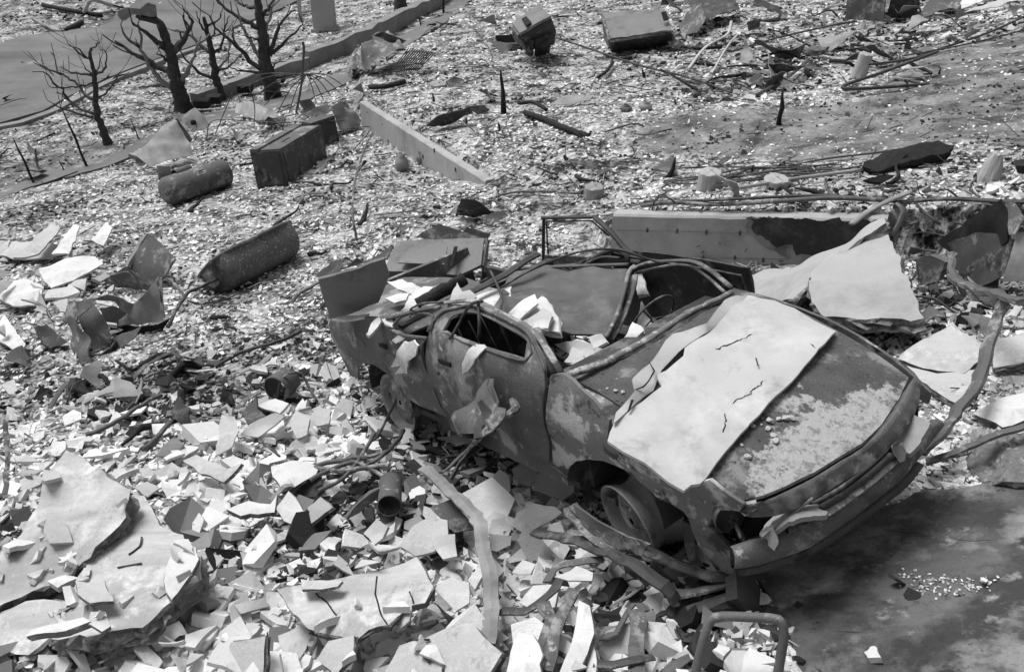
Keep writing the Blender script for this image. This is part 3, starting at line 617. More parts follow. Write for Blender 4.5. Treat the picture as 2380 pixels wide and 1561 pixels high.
# header panel between hood and lamps, bumper
def band(name, fx, z0, z1, y0, y1, mat, depth=.06, n=36, par=None, zf=None, xin=.0):
    V = []; F = []
    for i in range(n+1):
        y = y0+(y1-y0)*i/n; x = fx(y); za, zb = (z0, z1) if zf is None else zf(y); w = .006*noise.noise(Vector((y*5, 0, z0*9)))
        for dx, z in ((-depth+xin, za), (-.012, za+.004), (0, za-.012), (.012+w, (za+zb)/2), (0, zb+.012), (-.012, zb), (-depth, zb+.01)): V.append((x+dx, y, z))
    m = 7
    for i in range(n):
        for k in range(m): F.append((i*m+k, i*m+(k+1) % m, (i+1)*m+(k+1) % m, (i+1)*m+k))
    F.append(tuple(range(m-1, -1, -1))); F.append(tuple(n*m+k for k in range(m)))
    return new_obj(name, V, F, mat, par or car, True)
fh = lambda y: 3.33-.26*(abs(y)/.7)**2.2
def header():
    up = [(1727,1176),(1780,1162),(1830,1141),(1896,1108),(1965,1065),(2012,1036),(2062,985),(2102,925),(2122,880)]
    lo = [(1745,1193),(1800,1190),(1850,1172),(1915,1138),(1990,1090),(2045,1052),(2095,1000),(2132,940),(2141,890)]
    A = curve([onz(a, c, .66) for a, c in up], .05); B_ = curve([onz(a, c, .585) for a, c in lo], .05); n = 40
    A = np.array([A[int(i)] for i in np.linspace(0, len(A)-1, n)]); B_ = np.array([B_[int(i)] for i in np.linspace(0, len(B_)-1, n)])
    V = []; F = []
    for i in range(n):
        a, c = A[i], B_[i]; o = (c-a); V += [a-o*.6+[0,0,-.05], a, a+o*.15+[0,0,.012], a+o*.5+[0,0,.016], c+[0,0,.012], c+[0,0,-.02], c+[-.04,0,-.03]]
    for i in range(n-1):
        for k in range(7): F.append((i*7+k, i*7+(k+1) % 7, (i+1)*7+(k+1) % 7, (i+1)*7+k))
    F += [tuple(range(6, -1, -1)), tuple((n-1)*7+k for k in range(7))]; return new_obj('header_panel', V, F, MAT['metal'], car, True)
header()
def strip_px(name, up, zu, lo, zl, mat, lip=.03, n=44, par=None, bulge=.02):
    A = curve([onz(a, c, zu) for a, c in up], .05); B_ = curve([onz(a, c, zl) for a, c in lo], .05)
    A = np.array([A[int(i)] for i in np.linspace(0, len(A)-1, n)]); B_ = np.array([B_[int(i)] for i in np.linspace(0, len(B_)-1, n)]); V = []; F = []
    for i in range(n):
        a, c = A[i], B_[i]; w = .004*noise.noise(Vector((i*.3, zu*20, 0))); t = A[min(i+1, n-1)]-A[max(i-1, 0)]; t /= np.linalg.norm(t); out = np.cross(t, [0, 0, 1.]); out = out if out[0] > 0 else -out
        V += [a-out*lip*2, a, a*.75+c*.25+out*(bulge+w), a*.3+c*.7+out*(bulge+w), c, c-out*lip*2]
    for i in range(n-1):
        for k in range(6): F.append((i*6+k, i*6+(k+1) % 6, (i+1)*6+(k+1) % 6, (i+1)*6+k))
    F += [tuple(range(5, -1, -1)), tuple((n-1)*6+k for k in range(6))]; return new_obj(name, V, F, mat, par or car, True)
strip_px('bumper', [(1703,1276),(1745,1262),(1824,1236),(1880,1214),(1926,1192),(1994,1144),(2050,1100),(2095,1062),(2140,1018),(2178,975)], .44, [(1704,1322),(1766,1313),(1858,1282),(1905,1258),(1994,1196),(2050,1152),(2095,1116),(2132,1070),(2168,1022),(2190,990)], .33, MAT['metal'], .014, 44, None, .02)
strip_px('grille_shade', [(1745,1190),(1850,1168),(1915,1134),(1990,1086),(2045,1048),(2095,996),(2136,940)], .50, [(1720,1255),(1824,1225),(1926,1180),(1994,1130),(2050,1086),(2095,1048),(2150,990)], .34, MAT['soot'], .02, 40, None, -.05)  # black strip puts the shade of the slot above the bumper in colour
strip_px('bumper_ledge', [(1830,1226),(1885,1203),(1930,1181),(1996,1134),(2050,1090),(2092,1052)], .465, [(1832,1240),(1888,1216),(1934,1195),(2001,1147),(2056,1103),(2099,1065)], .45, MAT['metal_pale'], .012, 36, None, .006)  # paler metal puts the light on the bumper's top into the tone
strip_px('bumper_bar', [(1905,1176),(1950,1152),(2000,1118),(2040,1086),(2075,1052)], .49, [(1907,1186),(1952,1162),(2003,1127),(2044,1095),(2080,1060)], .47, MAT['metal_dark'], .02, 30, None, .008)
strip_px('valance', [(1710,1322),(1766,1315),(1858,1284),(1905,1260),(1994,1198),(2050,1154),(2095,1118),(2132,1072)], .32, [(1722,1338),(1770,1330),(1866,1298),(1912,1274),(2002,1212),(2058,1168),(2103,1132),(2140,1085)], .25, MAT['metal_dark'], .03, 30)
# melted lamp housings that sag over the bumper
def blob(name, P, r, mat, par=None, seed=0, n=9, jit=.2, flat=None):
    b = MB(); C_ = curve(P, .03); rad = np.interp(np.linspace(0, 1, len(C_)), np.linspace(0, 1, len(r)), r); b.tube(C_, list(rad), n, True, flat, jit, seed); return b.build(name, mat, par or car, True)
def melt(nm, px, z0, z1, seed, par=None, th=.03, mat='melt'):
    ys = [c for a, c in px]; y0, y1 = min(ys), max(ys)
    return slab(nm, [onz(a, c, z0+(z1-z0)*(c-y0)/(y1-y0)) for a, c in px], th, MAT[mat], parent=par or car, rag=.009, res=.025, bump=.03, seed=seed, step=.02)
lamp = melt('headlight', [(1763,1231),(1790,1204),(1844,1181),(1895,1160),(1899,1174),(1922,1174),(1921,1187),(1885,1206),(1844,1222),(1804,1233),(1777,1237)], .54, .49, 61)
melt('melted_lens', [(1777,1224),(1797,1224),(1806,1240),(1813,1262),(1800,1279),(1783,1272),(1775,1248)], .53, .42, 62, lamp, .02)
melt('melted_trim', [(1766,1226),(1800,1196),(1850,1172),(1893,1156),(1890,1164),(1850,1182),(1802,1206),(1775,1232)], .57, .54, 63, lamp, .015, 'metal_bright')
lamp2 = melt('headlight', [(2081,1000),(2105,978),(2126,967),(2163,982),(2156,1000),(2135,1030),(2114,1050),(2096,1046),(2075,1042),(2069,1025)], .56, .50, 64)
melt('melted_lens', [(2075,1035),(2096,1036),(2112,1050),(2104,1066),(2090,1066),(2076,1052)], .53, .45, 65, lamp2, .02)
b = MB(); b.lathe(onz(1690,1205,.5)+[-.06,.02,0], (1,-.2,0), [(0,.01),(0,.05),(.05,.075),(.06,.07)], 14); b.build('lamp_bucket', MAT['metal_dark'], car, True)
b = MB(); 
for k in range(5):
    P = [onz(a+k*6, c+k*9, .45-.03*k) for a, c in [(1700,1195),(1712,1225),(1722,1250)]]; b.tube(curve(P, .03), .009, 6, True, None, .3, k)
b.build('lamp_bracket', MAT['metal_dark'], car, True); b = MB(); P = [onz(a, c, .5) for a, c in [(1890,1170),(1960,1130),(2030,1075),(2070,1035)]]; b.tube(curve(P, .05), .012, 6); b.build('front_frame', MAT['metal_dark'], car, True)
# wheels --------------------------------------------------------------------
def wheel(name, c, ax, rad, w, tyre=False):
    ax = np.array(ax, float); ax /= np.linalg.norm(ax); c = np.array(c, float)
    w0 = empty(name); w0.parent = car
    b = MB(); b.lathe(c, ax, [(-w,rad),(-w,rad*.96),(-w*.8,rad*.9),(-w*.45,rad*.84),(-w*.2,rad*.76),(w*.3,rad*.76),(w*.55,rad*.88),(w*.8,rad*.9),(w,rad*.97),(w,rad),(w*.93,rad*1.0),(w*.75,rad*.94),(w*.5,rad*.91),(w*.25,rad*.83),(-w*.2,rad*.83),(-w*.45,rad*.87),(-w*.8,rad*.94),(-w,rad)], 40); b.build('rim', MAT['metal_bright'], w0, True)
    b = MB(); b.lathe(c, ax, [(w*.35,.79*rad),(w*.5,.65*rad),(w*.62,.45*rad),(w*.45,.3*rad),(w*.65,.22*rad),(w*.7,.02)], 30); b.lathe(c, ax, [(-w*.6,.6*rad),(-w*.4,.6*rad),(-w*.4,.02)], 20); b.build('disc', MAT['metal_pale'], w0, True)
    return w0
wheel('rear_wheel', (-.14,-.66,.22), (0,-1,.03), .235, .08)
wheel('front_wheel', onside(1452,1206)+np.array([.03,.10,-.01]), RW.T@np.array([-.82,-.50,-.22]), .235, .105)
wheel('front_wheel', (2.35,.68,.22), (0,1,0), .23, .08)
# roof: caved in between the rails -------------------------------------------
rp = [(1196,626,.93),(1300,621,.93),(1400,619,.94),(1458,620,.95),(1448,680,.89),(1432,735,.84),(1412,780,.80),(1330,778,.84),(1250,762,.92),(1180,748,1.0),(1140,722,1.06),(1165,680,1.0)]
roofm = M_('roof_metal', .115, .4, 5, 150, .85, .7, 60, patch=[(.17, 3, .58)], psoft=.05)
roof = slab('roof', [onz(a, c, z) for a, c, z in rp], .014, roofm, parent=car, rag=.003, res=.09, bump=.012, seed=5, step=.08)
b = MB()
P = [onz(a, c, z) for a, c, z in [(1408,785,.80),(1432,738,.85),(1450,680,.90),(1462,632,.96),(1476,618,.98)]]; b.tube(curve(P, .04), .016, 7)
P = [onz(a, c, z) for a, c, z in [(1418,790,.76),(1444,740,.81),(1466,680,.86),(1474,640,.93)]]; b.tube(curve(P, .04), .03, 7, True, .4)
P = [onz(a, c, z) for a, c, z in [(1196,624,.94),(1330,618,.95),(1460,614,.97)]]; b.tube(curve(P, .06), .018, 7, True, .6); b.build('roof_edge', MAT['metal'], roof, True)
# far windscreen frame and left door standing open
b = MB(); P = [onz(a, c, z) for a, c, z in [(1464,628,.96),(1500,612,1.0),(1560,606,1.02),(1612,608,1.03),(1650,628,1.0),(1700,668,.95)]]; C_ = curve(P, .04); b.tube(C_, .018, 6, True, .6, .12)
P = [onz(a, c, z) for a, c, z in [(1480,634,.93),(1560,617,.97),(1606,620,.98),(1640,640,.96),(1685,680,.92)]]; b.tube(curve(P, .04), .012, 6); b.build('windscreen_frame', MAT['metal'], car, True)
DY = 1.02
def od(px, py, y=DY): return ony(px, py, y)
b = MB()
for Pp, r in (([(1263,620),(1263,565),(1264,506)], .016), ([(1261,506),(1320,505),(1381,504)], .020), ([(1381,504),(1425,545),(1455,580),(1500,606),(1560,618)], .024), ([(1276,608),(1272,560),(1270,515),(1375,513),(1415,548)], .008)):
    b.tube(curve([od(*u) for u in Pp], .04) if len(Pp) != 5 or r > .01 else [od(*u) for u in Pp], r, 7, True, .7, .04)
fd = side_panel('open_door', None, (), 1, [(.62,.88),(1.1,.90),(1.75,.90),(1.72,.36),(1.2,.34),(.62,.36)], seed=21, mat=MAT['metal_dark']); 
for vv in fd.data.vertices: vv.co.y += .26
b.build('window_frame', MAT['metal_dark'], fd, True)
b = MB(); b.tube(curve([ony(*u, .74) for u in [(1262,640),(1300,640),(1340,618),(1390,594),(1430,580),(1456,592),(1460,615)]], .05), .02, 7); b.tube(curve([ony(*u, .7) for u in [(1325,640),(1360,615),(1400,598),(1440,600)]], .05), .012, 6); b.tube(curve([ony(*u, .76) for u in [(1262,622),(1350,618),(1440,606),(1490,610)]], .05), .024, 7); b.build('left_roof_rail', MAT['metal_dark'], car, True)
b = MB(); b.tube(curve([ony(*u, .8) for u in [(1110,640),(1180,655),(1196,640),(1240,625)]], .05), .02, 7); b.tube(curve([ony(*u, .6) for u in [(1040,690),(1100,665),(1150,640),(1200,622)]], .05), .025, 7, True, .5); b.build('rear_window_pillar', MAT['metal_dark'], car, True)
# trunk deck and parcel shelf
def Zt(x, y): return .895+.10*min(0, x+.2)-.05*(abs(y)/.7)**3+.012*noise.noise(Vector((x*4, y*4, 9)))
panel_z('trunk_deck', None, Zt, MAT['metal'], xy=[(-.98,-.68),(-.2,-.74),(.25,-.72),(.45,-.3),(.3,.05),(-.2,.10),(-1.0,0),(-1.04,-.3)], seed=8)
b = MB(); b.box((-1.02,0,.62), np.eye(3), (.025,.66,.22)); b.build('tail_panel', MAT['metal'], car)
# raised trunk lid
tl = slab('trunk_lid', [RW.T@(np.array(q)-TW) for q in flatten([C2W(onz(*q)) for q in ((740,641,1.30), (800,625,1.34), (893,597,1.40), (905,640,1.20), (880,700,.98), (770,738,.92), (752,690,1.12))], 1.0)], .02, MAT['metal_mid'], parent=car, rag=.002, res=.08, bump=.014, seed=9, step=.08)
# steering wheel, seats, springs, wires in the cabin
sc_ = onz(1515,742,.80); b = MB(); axx = np.array([-.85,.0,.5]); axx /= np.linalg.norm(axx); u = np.array([0,1.,0]); v = np.cross(axx, u)
b.tube([sc_+(u*math.cos(a)+v*math.sin(a))*.185 for a in np.linspace(0, 2*math.pi, 41)], .008, 6); b.tube([sc_, sc_-axx*.35], .018, 7)
for a in (.3, 2.4, 4.0): b.tube([sc_, sc_+(u*math.cos(a)+v*math.sin(a))*.18], .006, 5)
b.build('steering_wheel', MAT['metal_dark'], car, True)
for sy in (-.36, .36):
    b = MB()
    for k in range(7): b.tube(curve([(.75+.07*k, sy-.2, .42), (.77+.07*k, sy, .46), (.75+.07*k, sy+.2, .42)], .06), .005, 5)
    for k in range(5): b.tube(curve([(.7, sy-.2+.1*k, .44), (.6, sy-.2+.1*k, .66), (.5, sy-.2+.1*k, .86)], .08), .005, 5)
    b.tube(curve([(1.2,sy-.22,.42),(.7,sy-.22,.42),(.55,sy-.22,.7),(.48,sy-.2,.9),(.48,sy+.2,.9),(.55,sy+.22,.7),(.7,sy+.22,.42),(1.2,sy+.22,.42)], .06), .012, 6); b.build('seat_frame', MAT['metal_dark'], car, True)
b = MB(); P = [onz(a, c, z) for a, c, z in [(1520,830,.86),(1540,690,.9),(1515,640,.93),(1487,634,.93)]]
b.build('cabin_bar', MAT['metal'], car) if False else None
side_panel('sill_flap', [(1283,1082),(1319,1108),(1300,1100),(1284,1092)], seed=6, mat=MAT['metal'])

# ------------------------------------------------------------------ things lying on the car
def onhood(px, py, dz=.03): return C2W(onz(px, py, lambda x, y: Zh(min(x, 3.1), max(-.75, min(.75, y)))+dz))
big = [(1739,684),(1800,700),(1870,728),(1943,764),(1925,790),(1901,814),(1897,822),(1843,880),(1838,886),(1786,941),(1743,985),(1739,992),(1687,1046),(1642,1106),(1627,1119),(1606,1122),(1589,1136),(1552,1119),(1500,1082),(1450,1049),(1413,1023),(1426,985),(1470,945),(1539,895),(1523,871),(1589,822),(1593,805),(1650,770),(1700,721)]
sh = slab('plaster_board', [onhood(a, c, .050+(.03 if c > 1000 and a < 1500 else 0)+(.03 if i in (25, 26) else 0)) for i, (a, c) in enumerate(big)], .016, MAT['sheet'], rag=.006, res=.06, bump=.016, seed=31, step=.06)
tag(sh, 'large smooth pale board with fine cracks lying across the hood of the burnt car', 'plaster board')
for k, cr in enumerate(([(1748,776),(1720,790),(1690,803),(1655,812)], [(1774,884),(1760,900),(1750,906),(1738,918),(1712,930),(1700,940)], [(1684,960),(1686,985),(1680,1010)], [(1895,810),(1880,795)])):
    P = [onmesh(sh, a+(b2-a)*t, c+(d2-c)*t, .0005) for (a, c), (b2, d2) in zip(cr[:-1], cr[1:]) for t in (0, .2, .4, .6, .8)]; P = [p[0]+np.random.default_rng(i).normal(0, .003, 3)*[1, 1, 0] for i, p in enumerate(P) if p]; b = MB(); b.tube(P, [.001]+list(.0022+.002*np.random.default_rng(k).random(len(P)-2))+[.001], 5, True, None, .5, k); o = b.build('crack', MAT['soot'], None); o.parent = sh; o.matrix_parent_inverse = Matrix.Translation(-sh.location)
b = MB(); b.tube([onhood(1757,832,.075), onhood(1762,849,.07)], .004, 6); o = b.build('nail', MAT['metal_dark']); tag(o, 'small dark nail stuck in the middle of the pale board on the hood', 'nail')
st = [(1426,985),(1433,958),(1476,908),(1466,884),(1509,841),(1566,771),(1643,751),(1686,694),(1739,684),(1720,715),(1650,770),(1600,800),(1540,855),(1520,905),(1480,935)]
o = slab('plaster_board', [onhood(a, c, .075 if i < 8 else .03) for i, (a, c) in enumerate(st)], .014, MAT['sheet'], rag=.006, res=.06, bump=.02, seed=32, step=.05)
tag(o, 'narrow torn strip of pale board between the windscreen opening and the large board', 'plaster board')
b = MB(); b.tube([onhood(a, c, .080) for a, c in [(1509,841),(1521,862),(1508,885),(1496,898),(1475,906)]], [.002,.005,.004,.005,.002], 5); b.tube([onhood(a, c, .075) for a, c in [(1470,930),(1461,955)]], [.008,.005], 5)
oc = b.build('crack', MAT['soot']); oc.parent = o; oc.matrix_parent_inverse = Matrix.Translation(-o.location)
def pile(px, label, cat='plaster pieces', z=None, th=.02, mat='plaster', name='plaster_fragment', **k):
    pts = [C2W(onz(a, c, zz)) for a, c, zz in px]; o = slab(name, pts, th, MAT[mat], rag=k.pop('rag', .008), res=k.pop('res', .06), bump=k.pop('bump', .012), edge=MAT['plaster'], step=.04, **k); return tag(o, label, 'plaster piece')
pile([(1182,733,1.0),(1243,683,1.06),(1250,700,1.06),(1262,690,1.06),(1300,735,1.0),(1298,768,.96),(1240,760,.98)], 'broad pile of pale plaster on the caved roof of the car', th=.05)
pile([(1185,735,1.04),(1232,690,1.1),(1250,705,1.08),(1205,742,1.04)], 'thin upper plaster layer leaning on the pile over the caved roof', th=.015)
pile([(1215,745,1.05),(1262,716,1.05),(1282,732,1.03),(1275,762,1.0),(1230,764,1.0)], 'dusty rounded plaster lump at the near edge of the roof pile', th=.03, mat='plaster_grey')
pile([(1110,688,1.0),(1190,664,1.0),(1180,725,.98),(1150,718,1.0),(1105,700,1.0)], 'white square plaster tile behind the bent wires over the rear window', th=.015)
pile([(1040,712,1.1),(1062,655,1.15),(1076,678,1.13),(1092,672,1.12),(1107,692,1.08),(1090,712,1.05)], 'two peaked plaster shards standing behind the rear door roof rail', th=.015, mat='plaster_mid')
pile([(930,722,.98),(950,690,1.0),(985,668,1.02),(1010,672,1.02),(965,712,.98)], 'white plaster wedge under the charred log', th=.02)
pile([(895,692,.95),(920,684,.96),(950,684,.96),(945,700,.95),(918,703,.94)], 'small white plaster slab on the trunk left of the charred log', th=.02)
pile([(900,655,.97),(935,648,1.0),(985,672,.98),(960,684,.96),(925,672,.96)], 'white plaster slab between the cabinet and the charred log', th=.02)
pile([(850,772,.94),(862,752,.95),(882,738,.96),(888,748,.95),(868,770,.93),(856,778,.92)], 'white plaster shard at the rear window corner', th=.02)
pile([(885,742,.98),(905,730,1.0),(918,742,.98),(910,758,.95),(893,752,.96)], 'small white plaster chunk on the rear pillar', th=.03)
pile([(772,740,.93),(800,733,.93),(860,728,.93),(850,737,.93),(800,742,.93)], 'thin white plaster strip along the trunk edge', th=.015)
def hang(px, label, off=.015, th=.012, mat='plaster', **k):
    pts = [C2W(onside(a, c, off)) for a, c in px]; o = slab('plaster_fragment', pts, th, MAT[mat], rag=.008, res=.05, bump=k.pop('bump', .012), step=.04, **k); return tag(o, label, 'plaster piece')
hang([(1079,868),(1077,845),(1090,812),(1102,798),(1125,798),(1133,806),(1118,822),(1098,845),(1088,862)], 'white curled plaster scrap hanging over the front door sill', off=.02, bump=.02)
hang([(918,835),(940,795),(965,790),(985,798),(975,820),(955,838),(948,868),(925,866),(930,850),(916,850)], 'ragged clinging plaster crust on the rear door', off=.012, bump=.03)
hang([(912,790),(925,778),(942,782),(936,792),(920,798)], 'tiny white plaster chip above the rear door crust', off=.01)
for q, (px, lab) in enumerate((([(1290,800,.80),(1340,790,.86),(1400,810,.86),(1390,830,.8),(1340,835,.78)], 'long dusty plaster slab inside the car under the windscreen'), ([(1310,838,.80),(1330,805,.84),(1352,812,.84),(1362,840,.82),(1340,848,.8)], 'square plaster block inside the car beside the cowl'), ([(1440,790,.86),(1455,770,.9),(1470,748,.92),(1495,768,.9),(1470,790,.86)], 'pointed plaster shard leaning inside the car by the steering wheel'), ([(1478,770,.62),(1490,700,.66),(1515,735,.62),(1525,770,.58)], 'pale plaster heap seen through the steering wheel'), ([(1474,632,.85),(1490,630,.87),(1506,678,.8),(1480,682,.8)], 'white upright plaster strip beyond the roof front edge'), ([(1395,815,.84),(1430,800,.86),(1450,812,.84),(1440,835,.82),(1405,838,.8)], 'grey plaster lump on the dashboard'), ([(1370,785,.88),(1400,775,.9),(1412,795,.86),(1385,808,.84)], 'ragged white plaster crumb at the foot of the caved roof'))):
    pile(px, lab, th=.03, mat=('plaster_grey', 'plaster_mid', 'plaster')[q % 3])
lg = MB(); P = [C2W(onz(a, c, z)) for a, c, z in [(970,708,1.08),(1000,692,1.1),(1035,672,1.12),(1078,648,1.14)]]; lg.tube(curve(P, .03), .042, 12, True, None, .22, 5)
tag(lg.build('charred_log', MAT['char'], None, True), 'short black charred log resting on plaster above the trunk', 'log')
bar = MB(); P = [C2W(onz(a, c, z)) for a, c, z in [(1040,700,1.08),(1100,676,1.08),(1170,640,1.08),(1215,610,1.1),(1250,590,1.1)]]; bar.tube(curve(P, .05), .03, 6, True, .5, .1); tag(bar.build('metal_bar', MAT['metal_dark'], None, False), 'dark flat bar running back from the rear roof rail', 'metal bar')
# small stones on the hood
spots = [(1795,975),(1775,985),(1755,990),(1783,1000),(1795,1010),(1799,1024),(1728,1030),(1812,973),(1830,972),(1845,970),(1740,1060),(1414,900),(1430,905),(1450,905),(1722,1003)]
for i, (a, c) in enumerate(spots):
    a += random.uniform(-6, 6); c += random.uniform(-6, 6); r = random.uniform(.007, .02); p = onhood(a, c, r*.6); bb = MB(p); pr = [(-r*.6,.001),(-r*.45,r*.8),(0,r*1.05),(r*.4,r*.75),(r*.55,.001)]; bb.lathe(p, (random.uniform(-.3,.3),random.uniform(-.3,.3),1), pr, 7)
    bb.v = [tuple(np.array(v)+np.random.default_rng(i*50+j).normal(0, r*.13, 3)) for j, v in enumerate(bb.v)]; o = bb.build('stone', MAT['plaster_mid']); o.location = p
    tag(o, 'small pale stone lying on the gritty hood near the board' if a > 1500 else 'small rounded stone on the rear corner of the hood', 'stone', 'stones on the hood')
# wires hooked over the roof rail
def wire(pts, r, label, name='wire', cat='wire', mat='metal_dark'):
    b = MB(); b.tube(curve([C2W(p) for p in pts], .03), r, 6, True, None, .05); return tag(b.build(name, MAT[mat], None, True), label, cat)
wire([onside(953,736,.01),onside(955,718,.02),onz(985,705,1.22),onz(1030,703,1.2)], .008, 'bent wire hooked over the rear of the roof rail')
wire([onside(1045,788,.02),onside(1062,760,.03),onside(1083,722,.04),onz(1100,704,1.3),onz(1115,702,1.28)], .010, 'bent wire crossing the rear half of the front door window')
wire([onside(1113,784,-.05),onside(1114,750,.03),onside(1112,706,.03),onz(1120,700,1.28)], .010, 'straight wire hanging down through the front door window')
wire([onz(1163,722,1.1),onz(1166,690,1.12),onz(1150,650,1.1),onz(1140,630,1.05)], .010, 'curved wire standing beside the white tile on the car')
wire([onz(1165,668,1.05),onz(1230,630,1.1),onz(1310,596,1.2),onz(1380,580,1.25),onz(1440,582,1.2),onz(1500,600,1.1),onz(1540,612,1.05)], .008, 'long thin cable arched over the caved roof')

# crushed sheet and straps leaning against the near door
def OS(a, c, off): return C2W(onside(a, c, off))
ls = slab('crushed_sheet', flatten([OS(1119,881,.03), OS(1139,879,.04), OS(1140,930,.12), OS(1137,955,.18), OS(1125,1002,.28), G(1112,1025,.28), G(1063,1037,.20), G(1020,1017,.16), OS(1047,971,.22), OS(1102,912,.10)], .9), .012, MAT['metal'], rag=.004, bump=.03, seed=71, res=.05); tag(ls, 'tall crushed metal sheet leaning against the near front door', 'metal sheet')
def fold(px, label, mat='metal_dark', name='crushed_sheet'):
    o = slab(name, [OS(a, c, f) if f > -1 else G(a, c, h) for a, c, f, h in px], .010, MAT[mat], rag=.004, bump=.03, seed=len(label), res=.04); return tag(o, label, 'metal sheet')
fold([(1108,935,.14,0),(1126,926,.16,0),(1138,955,.22,0),(1122,1015,.34,0),(1112,1040,-9,.34),(1108,1005,.30,0)], 'dark creased fold on the face of the tall crushed sheet')
fold([(1138,880,.06,0),(1146,905,.10,0),(1164,948,.16,0),(1155,978,.22,0),(1140,986,.24,0),(1146,950,.16,0)], 'narrow curled lip right of the tall crushed sheet', 'metal')
def strap(P, w, label, mat='metal', t=.25, name='metal_strap'):
    P = curve(P, .05); o0 = P[0].copy(); rr = np.random.default_rng(len(label)); P = [p+rr.normal(0, .004, 3) for p in P]; b = MB(o0); b.tube(P, [w*(1+.2*math.sin(i*.9)) for i in range(len(P))], 6, True, t, .1, 3); o = b.build(name, MAT[mat], None, False); o.location = o0; return tag(o, label, 'strap')
strap([OS(1164,950,.20), OS(1150,978,.26), OS(1125,1002,.32), G(1098,1033,.36), G(1060,1070,.30), G(1028,1099,.26)], .035, 'long perforated strap running down from the crushed sheet')
strap([OS(1141,986,.28), G(1118,1021,.38), G(1079,1064,.32), G(1047,1115,.22)], .045, 'broad twisted strap under the perforated strap', 'metal_dark')
strap([OS(1190,930,.05), OS(1197,952,.08), OS(1180,961,.14), OS(1150,970,.22), OS(1135,984,.26)], .022, 'kinked tube end poking toward the door beside the crushed sheet', 'metal', None, 'kinked_tube')
# ------------------------------------------------------------------ walls
def wall(name, A, B_, hpx, th, depth, label, mat='concrete', holes=(), extra=0.25, top=None):
    """A, B_: ends of the top edge in the survey with the drop to the base in metres; a solid upright wall"""
    a, b = A, B_; d = b-a; d[2] = d[2]; L = np.linalg.norm(d[:2]); ux = d/np.linalg.norm(d); out = np.array([d[1], -d[0], 0.]); out /= np.linalg.norm(out)
    if out[1] > 0: out = -out
    n = max(12, int(L/.12)); V = []; F = []
    for i in range(n+1):
        p = a+d*i/n; w = .006*noise.noise(Vector((i*.35, 2, 0))); tz_ = .012*noise.noise(Vector((i*.6, 7, 0)))
        for (o, z) in ((0, -depth), (.0+w, -depth*.5), (w, -.02+tz_), (-.02, 0+tz_), (-th+.02, 0+tz_), (-th, -.02), (-th, -depth)): V.append(p+out*o+np.array([0, 0, z]))
    for i in range(n):
        for k in range(6): F.append((i*7+k, i*7+k+1, (i+1)*7+k+1, (i+1)*7+k))
    F += [tuple(range(6, -1, -1)), tuple(n*7+k for k in range(7))]; org = a.copy()
    o = new_obj(name, V, F, MAT[mat], None, False, org); tag(o, label, 'wall'); return o, ux, out
wA, wB = lvl(1424,499,4.20), lvl(2062,511,3.76)
w1, ux, out = wall('concrete_wall', wA, wB, 0, .16, .95, 'long low grey concrete wall stained with black soot behind the car', 'concrete')
# soot stain: a real stain on the wall, a thin irregular film of carbon
def film(name, wallo, a, ux, out, poly, mat, lift=.004):
    D = dense([np.array(p) for p in poly], .04); rr = np.random.default_rng(4); D = np.array(D)+rr.normal(0, .012, (len(D), 2)); vo, tri, _ = cdt_fill(D, [], .1, .2, 2)
    up = np.array([0, 0, 1.]); V = [a+ux*x+up*z+out*lift-wallo_loc(wallo) for x, z in vo]; F = [tuple(int(q) for q in t) for t in tri]; o = new_obj(name, V, F, mat, wallo); return o
def wallo_loc(o): return np.array(o.location)
def wpt(px, py, a, ux, out):
    d = ray(px, py); t = ((a-CAMPOS)@out)/(d@out); p = CAMPOS+t*d-a; return (p@ux/(1), p[2]-ux[2]*(p@ux))
sootm = M_('soot_stain', .035, .5, 3, 50, .95, .2, 20, patch=.1, pscale=4, pth=.6, psoft=.1)
film('soot_stain', w1, wA, ux, out, [wpt(a, c, wA, ux, out) for a, c in [(1745,505),(1760,540),(1790,560),(1820,575),(1850,565),(1865,590),(1905,598),(1940,585),(2000,555),(2045,520),(2050,513)]], sootm, .010)
smu = M_('smudge', .13, .4, 3, 50, .95, .2, 20, patch=.26, pscale=3, pth=.55, psoft=.12)
film('smoke_smudge', w1, wA, ux, out, [wpt(a, c, wA, ux, out) for a, c in [(1735,505),(1745,545),(1785,572),(1850,600),(1900,622),(1960,590),(2030,545),(2055,520)]], smu, .006)
for (a, c) in ((1511,536),(1581,538),(1649,541),(1727,543),(1652,600),(1726,602),(1793,607)):
    q = wpt(a, c, wA, ux, out); b = MB(wA); p = wA+ux*q[0]+np.array([0,0,1])*q[1]+out*.002; b.box(p, (ux, [0,0,1], out), (.008,.022,.008)); o = b.build('form_tie', MAT['metal_dark'], w1)
for zz in (536, 598):
    q0, q1 = wpt(1440, zz, wA, ux, out), wpt(1850, zz+7, wA, ux, out); b = MB(wA); p, q = [wA+ux*k[0]+np.array([0,0,1])*k[1]+out*.001 for k in (q0, q1)]; b.tube([p, (p+q)/2, q], .0035, 4); b.build('board_seam', MAT['path'], w1)
lA, lB = lvl(836,236,6.02), lvl(1128,420,5.38)
w2, ux2, out2 = wall('concrete_wall', lA, lB, 0, .14, .75, 'low pale concrete retaining wall running down beside two clay jars', 'concrete')
for (a, c) in ((905,330),(985,365),(1010,350),(1060,395)):
    q = wpt(a, c, lA, ux2, out2); p = lA+ux2*q[0]+np.array([0,0,1])*q[1]+out2*.002; b = MB(lA); b.box(p, (ux2, [0,0,1], out2), (.012,.03,.01)); b.build('form_tie', MAT['metal_dark'], w2)
